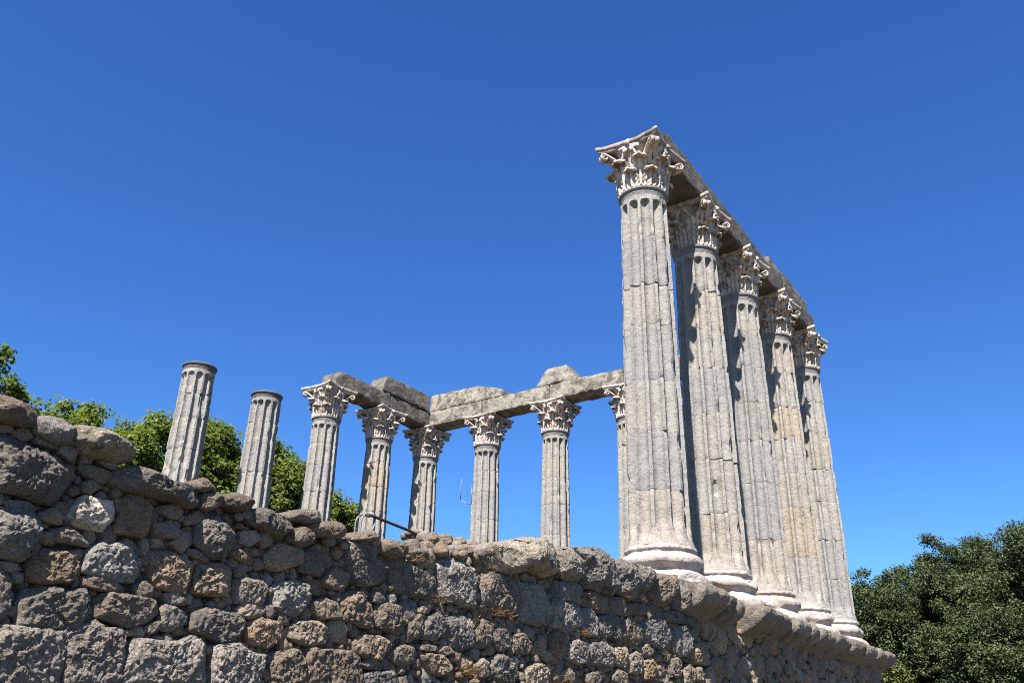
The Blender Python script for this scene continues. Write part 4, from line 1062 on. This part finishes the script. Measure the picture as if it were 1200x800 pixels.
GB = 'stone beams laid across the capitals'
G = .018
# right row: y runs from the near column axis to the far corner
yr = [-9.86, -7.483, -5.164, -2.845, -.42]
def wfront(p):
    t = max(0, (-p.y - .75) / .45)
    return Vector((p.x, p.y, p.z - max(0, p.z + .1) * .55 * min(1, t)))
lab = ['dark edged stone beam over the nearest two columns of the right row', 'stone beam of the right row between the second and third column',
       'stone beam of the right row between the third and fourth column', 'last stone beam of the right row reaching the far corner, under a loose block']
ztop = 7.85
for k in range(4):
    a, b_ = yr[k] + G, yr[k + 1] - G
    xa = 13.16 - .034 * k - .02
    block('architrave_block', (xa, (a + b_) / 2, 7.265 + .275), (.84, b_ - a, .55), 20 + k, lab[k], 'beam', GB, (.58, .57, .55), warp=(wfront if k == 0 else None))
# back row
xb = [.36, 2.6, 5.2, 7.8, 10.4, 12.62]
lab = ['pale back row beam from the inner corner to the first column, under a long block', 'pale back row beam left of the pointed block',
       'pale back row beam right of the pointed block', 'back row beam behind the nearest big column', 'back row beam at the far right corner, behind the right row']
for k in range(5):
    a, b_ = xb[k] + G, xb[k + 1] - G
    dz = .0 if k < 4 else .08
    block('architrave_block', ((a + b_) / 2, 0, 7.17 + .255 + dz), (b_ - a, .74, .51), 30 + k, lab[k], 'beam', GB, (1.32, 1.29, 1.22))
# left row
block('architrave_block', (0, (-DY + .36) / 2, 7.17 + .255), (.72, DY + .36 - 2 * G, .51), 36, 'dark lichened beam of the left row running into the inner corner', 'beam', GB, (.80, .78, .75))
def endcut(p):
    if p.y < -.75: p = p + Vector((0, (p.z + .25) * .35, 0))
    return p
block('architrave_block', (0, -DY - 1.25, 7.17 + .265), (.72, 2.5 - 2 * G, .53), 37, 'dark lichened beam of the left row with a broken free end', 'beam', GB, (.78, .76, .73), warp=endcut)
GU = 'loose upper blocks lying on the beams'
def w1(p):
    if p.y < -1.0: p = p + Vector((0, max(0, p.z + .1) * .5, 0))
    return p
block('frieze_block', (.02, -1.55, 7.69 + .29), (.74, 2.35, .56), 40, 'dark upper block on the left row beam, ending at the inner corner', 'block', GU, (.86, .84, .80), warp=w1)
def w2(p):
    t = max(0, (p.x - .2) / 1.3)
    return Vector((p.x, p.y, p.z - (p.z + .29) * .50 * min(1, t) ** 1.5 * 1.1))
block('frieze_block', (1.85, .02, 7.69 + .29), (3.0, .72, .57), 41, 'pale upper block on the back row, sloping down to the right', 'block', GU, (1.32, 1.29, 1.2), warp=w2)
def w3(p):
    t = (p.z + .3) / .6
    s = 1 - .52 * max(0, t) ** 1.2
    return Vector((p.x * s - .02 * t, p.y * (1 - .2 * t), p.z))
block('frieze_block', (5.42, .0, 7.69 + .30), (1.5, .68, .60), 42, 'pointed pale block standing alone on the back row beam', 'block', GU, (1.25, 1.22, 1.16), r=.06, warp=w3)
block('frieze_block', (12.98, -1.85, 7.82 + .25), (.72, 2.95, .48), 43, 'tan upper block on the far end of the right row beam', 'block', GU, (1.05, .96, .82))

# ------------------------------------------------------------------ handrail on the podium
hr = thing('handrail', (12.9, -15.5, -1.05), 'small bent metal handrail end with pale hoops, on top of the ruined wall', 'handrail')
def hl(name, pts, r, mat, seg=8):
    mb = MB(); V, F = tube(pts, [r] * len(pts), seg); mb.add(V, F)
    me = mb.mesh(name); me.transform(Matrix.Translation((-12.9, 15.5, 1.05)))
    return link(name, me, mat, hr)
for dx in (0, .07):
    pts = [(12.9 + dx, -15.84 - .03 * dx, -1.05), (12.9 + dx, -15.84, -.66)]
    for i in range(9):
        a = math.pi - i / 8 * math.pi / 2
        pts.append((12.9 + dx, -15.74 + .10 * math.cos(a), -.62 + .10 * math.sin(a)))
    pts.append((12.9 + dx, -15.66, -.52))
    hl('hoop', pts, .009, M_steel)
hl('rail', [(12.94, -15.70, -.515), (12.94, -15.62, -.520), (12.90, -15.08, -.540), (12.9, -14.7, -.60), (12.9, -14.6, -1.0)], .015, M_rust)
hl('post', [(12.93, -15.62, -1.05), (12.93, -15.62, -.53)], .014, M_steel)

# ------------------------------------------------------------------ aerial far behind
ar = thing('aerial_mast', (-8.72, 14.0, GZ), 'thin twin rod radio aerial on a mast far behind the back row', 'aerial')
def al(name, pts, r, par):
    mb = MB(); V, F = tube(pts, [r] * len(pts), 6); mb.add(V, F)
    me = mb.mesh(name); me.transform(Matrix.Translation((8.72, -14.0, -GZ)))
    return link(name, me, M_mast, par)
mast = al('mast', [(-8.72, 14.0, GZ), (-8.72, 14.0, 8.75)], .035, ar)
al('crossarm', [(-9.22, 13.65, 8.98), (-8.98, 13.82, 8.80), (-8.72, 14.0, 8.74)], .02, ar)
al('rod', [(-9.22, 13.65, 8.96), (-9.22, 13.65, 10.1)], .018, ar)
al('rod', [(-8.75, 13.98, 8.72), (-8.75, 13.98, 9.75)], .018, ar)

# ------------------------------------------------------------------ trees
def leaf_cloud(lobes, clump_r, n_clump, n_leaf, leaf_l, leaf_w, cols, seed, shell=.55):
    rs = np.random.default_rng(seed)
    vv, tt = [], []
    tot_r = sum(l[3] ** 2 for l in lobes)
    cents = []
    for (cx, cy, cz, R) in lobes:
        m = int(n_clump * R * R / tot_r)
        d = rs.normal(size=(m, 3)); d /= np.linalg.norm(d, axis=1)[:, None]
        rad = R * (shell + (1.06 - shell) * rs.random(m) ** .6)
        ns_ = max(10, int(34 * min(1.5, R / 2)))
        sd_ = rs.normal(size=(ns_, 3)); sd_ /= np.linalg.norm(sd_, axis=1)[:, None]
        sc = np.array([cx, cy, cz]) + sd_ * (R * rs.uniform(.55, .82, ns_))[:, None]
        sr = R * rs.uniform(.20, .36, ns_)
        pick = rs.integers(0, ns_, m)
        ctr = sc[pick] + d * (sr[pick] * rs.uniform(.5, 1.0, m))[:, None] * np.array([1, 1, .9])
        cents.append(ctr)
    C_ = np.concatenate(cents)
    m = len(C_)
    crs = clump_r * rs.uniform(.55, 1.3, m)
    cl_t = rs.random(m)
    N = m * n_leaf
    ci = np.repeat(np.arange(m), n_leaf)
    d = rs.normal(size=(N, 3)); d /= np.linalg.norm(d, axis=1)[:, None]
    P = C_[ci] + d * (crs[ci] * rs.random(N) ** .45)[:, None] * np.array([1, 1, .75])
    # leaf frame: normal biased upward and outward
    nrm = d * .7 + rs.normal(size=(N, 3)) * .55 + np.array([0, 0, .75]); nrm /= np.linalg.norm(nrm, axis=1)[:, None]
    ax = rs.normal(size=(N, 3)); ax[:, 2] -= .4
    ax -= nrm * (ax * nrm).sum(1)[:, None]; ax /= np.linalg.norm(ax, axis=1)[:, None]
    bx_ = np.cross(nrm, ax)
    s = rs.uniform(.65, 1.25, N)[:, None]
    shape = [(0, 0, 0), (.35, .5, .06), (.62, .34, .0), (1.0, 0, -.14), (.62, -.34, .0), (.35, -.5, .06)]
    V = np.stack([P + ax * (a * leaf_l) * s + bx_ * (b_ * leaf_w) * s + nrm * (c * leaf_l) * s for a, b_, c in shape], 1)
    base = np.arange(N)[:, None] * 6
    q1 = base + np.array([0, 1, 2, 3]); q2 = base + np.array([0, 3, 4, 5])
    F = np.concatenate([q1, q2])
    c0, c1, c2 = (np.array(c) for c in cols)
    k = np.clip(cl_t[ci] * .7 + rs.random(N) * .5 - .1, 0, 1)[:, None]
    colr = c0 * (1 - k) + c1 * k
    y = (rs.random(N) < .05)[:, None]
    colr = np.where(y, c2, colr)
    T = np.repeat(colr, 6, axis=0)
    me = bpy.data.meshes.new('crown')
    VV = V.reshape(-1, 3)
    me.vertices.add(len(VV)); me.vertices.foreach_set('co', VV.ravel())
    nf = len(F)
    me.loops.add(nf * 4); me.loops.foreach_set('vertex_index', F.ravel())
    me.polygons.add(nf); me.polygons.foreach_set('loop_start', np.arange(nf) * 4); me.polygons.foreach_set('loop_total', np.full(nf, 4))
    a = me.color_attributes.new('tint', 'FLOAT_COLOR', 'POINT')
    a.data.foreach_set('color', np.concatenate([T, np.ones((len(T), 1))], 1).astype(np.float32).ravel())
    me.update(); me.validate()
    return me, C_

def tree(name, base, lobes, label, cat, group, mat, seed, trunk_r=.28, **kw):
    rnd = random.Random(seed)
    t = thing(name, base, label, cat, group)
    me, C_ = leaf_cloud(lobes, seed=seed, **kw)
    inv = Matrix.Translation((-base[0], -base[1], -base[2]))
    me.transform(inv)
    link('crown', me, mat, t)
    mb = MB(); b0 = Vector(base)
    cen = Vector(np.mean([l[:3] for l in lobes], 0))
    fork = b0.lerp(Vector((cen.x, cen.y, b0.z + (cen.z - b0.z) * .62)), 1.0)
    V, F = tube([b0, b0.lerp(fork, .15), b0.lerp(fork, .55) + Vector((.1, .08, 0)), fork], [trunk_r * 1.35, trunk_r, trunk_r * .85, trunk_r * .7], 10); mb.add(V, F)
    me2 = mb.mesh('trunk'); me2.transform(inv); tr = link('trunk', me2, M_bark, t)
    lm = MB()
    for l in lobes:
        e = Vector(l[:3]); mid = fork.lerp(e, .5) + Vector((rnd.uniform(-.3, .3), rnd.uniform(-.3, .3), .3))
        V, F = tube([fork - Vector((0, 0, .2)), mid, e], [trunk_r * .5, trunk_r * .32, trunk_r * .16], 7); lm.add(V, F)
        for _ in range(7):
            d = Vector((rnd.gauss(0, 1), rnd.gauss(0, 1), rnd.gauss(.3, 1))).normalized()
            V, F = tube([mid.lerp(e, rnd.random()), e + d * l[3] * .55 + Vector((0, 0, .1)), e + d * l[3] * .80], [trunk_r * .16, trunk_r * .09, .012], 5); lm.add(V, F)
    me3 = lm.mesh('limbs'); me3.transform(inv); link('limb', me3, M_bark, tr)
    return t

PL = ((0.075, 0.101, 0.025), (0.152, 0.179, 0.047), (0.212, 0.179, 0.066))
tree('plane_tree', TREES['A'][0], TREES['A'][1], 'tall leafy green tree at the left picture edge behind the wall', 'tree', 'leafy trees behind the left columns', M_leaf, 3, .25,
     clump_r=.55, n_clump=360, n_leaf=85, leaf_l=.145, leaf_w=.135, cols=PL)
tree('plane_tree', TREES['B'][0], TREES['B'][1], 'broad leafy green tree behind the two columns without capitals', 'tree', 'leafy trees behind the left columns', M_leaf, 4, .35,
     clump_r=.55, n_clump=2200, n_leaf=85, leaf_l=.15, leaf_w=.14, cols=PL)
tree('plane_tree', TREES['C'][0], TREES['C'][1], 'small leafy green tree seen left of the handrail between two columns', 'tree', 'leafy trees behind the left columns', M_leaf, 5, .2,
     clump_r=.5, n_clump=360, n_leaf=85, leaf_l=.155, leaf_w=.145, cols=PL)
OK_ = ((0.034, 0.048, 0.022), (0.07, 0.09, 0.038), (0.124, 0.12, 0.035))
tree('evergreen_oak', TREES['D'][0], TREES['D'][1], 'dense dark evergreen tree behind the far right corner of the podium', 'tree', 'dark evergreen trees at the right', M_oak, 6, .4,
     clump_r=.36, n_clump=3400, n_leaf=115, leaf_l=.088, leaf_w=.058, cols=OK_)
tree('evergreen_oak', TREES['E'][0], TREES['E'][1], 'dense dark evergreen tree cut by the right picture edge', 'tree', 'dark evergreen trees at the right', M_oak, 7, .4,
     clump_r=.36, n_clump=2200, n_leaf=115, leaf_l=.088, leaf_w=.058, cols=OK_)
tree('shrub', TREES['S'][0], TREES['S'][1], 'yellowish green shrub at the foot of the far podium corner', 'shrub', None, M_oak, 8, .05,
     clump_r=.22, n_clump=70, n_leaf=50, leaf_l=.09, leaf_w=.05, cols=((.045, .06, .018), (.085, .09, .02), (.13, .105, .02)))

# ------------------------------------------------------------------ dry grass in the joints and ledges
rs = np.random.default_rng(12)
gv, gf, gt = [], [], []
for (y, z, s) in TUFTS:
    for _ in range(int(60 * s)):
        p = np.array([13.84 + rs.normal() * .03, y + rs.normal() * .05 * s, z + rs.normal() * .018])
        d = np.array([rs.normal() * .5 + .35, rs.normal() * .6, abs(rs.normal()) * .6 + .1]); d /= np.linalg.norm(d)
        l = rs.uniform(.02, .055) * s; w = np.cross(d, rs.normal(size=3)); w /= np.linalg.norm(w); w *= .0035
        k = len(gv); e = p + d * l
        gv += [p - w, p + w, e + w * .3 - np.array([0, 0, l * .25]), e - w * .3 - np.array([0, 0, l * .25])]; gf.append((k, k + 1, k + 2, k + 3))
        c = np.array([.13, .07, .032]) * rs.uniform(.6, 1.3) if rs.random() < .75 else np.array([.2, .15, .08]) * rs.uniform(.7, 1.2)
        gt += [c] * 4
tag(link('dry_grass', mesh_of('dry_grass', gv, gf, False, np.array(gt)), M_dry), kind='stuff')
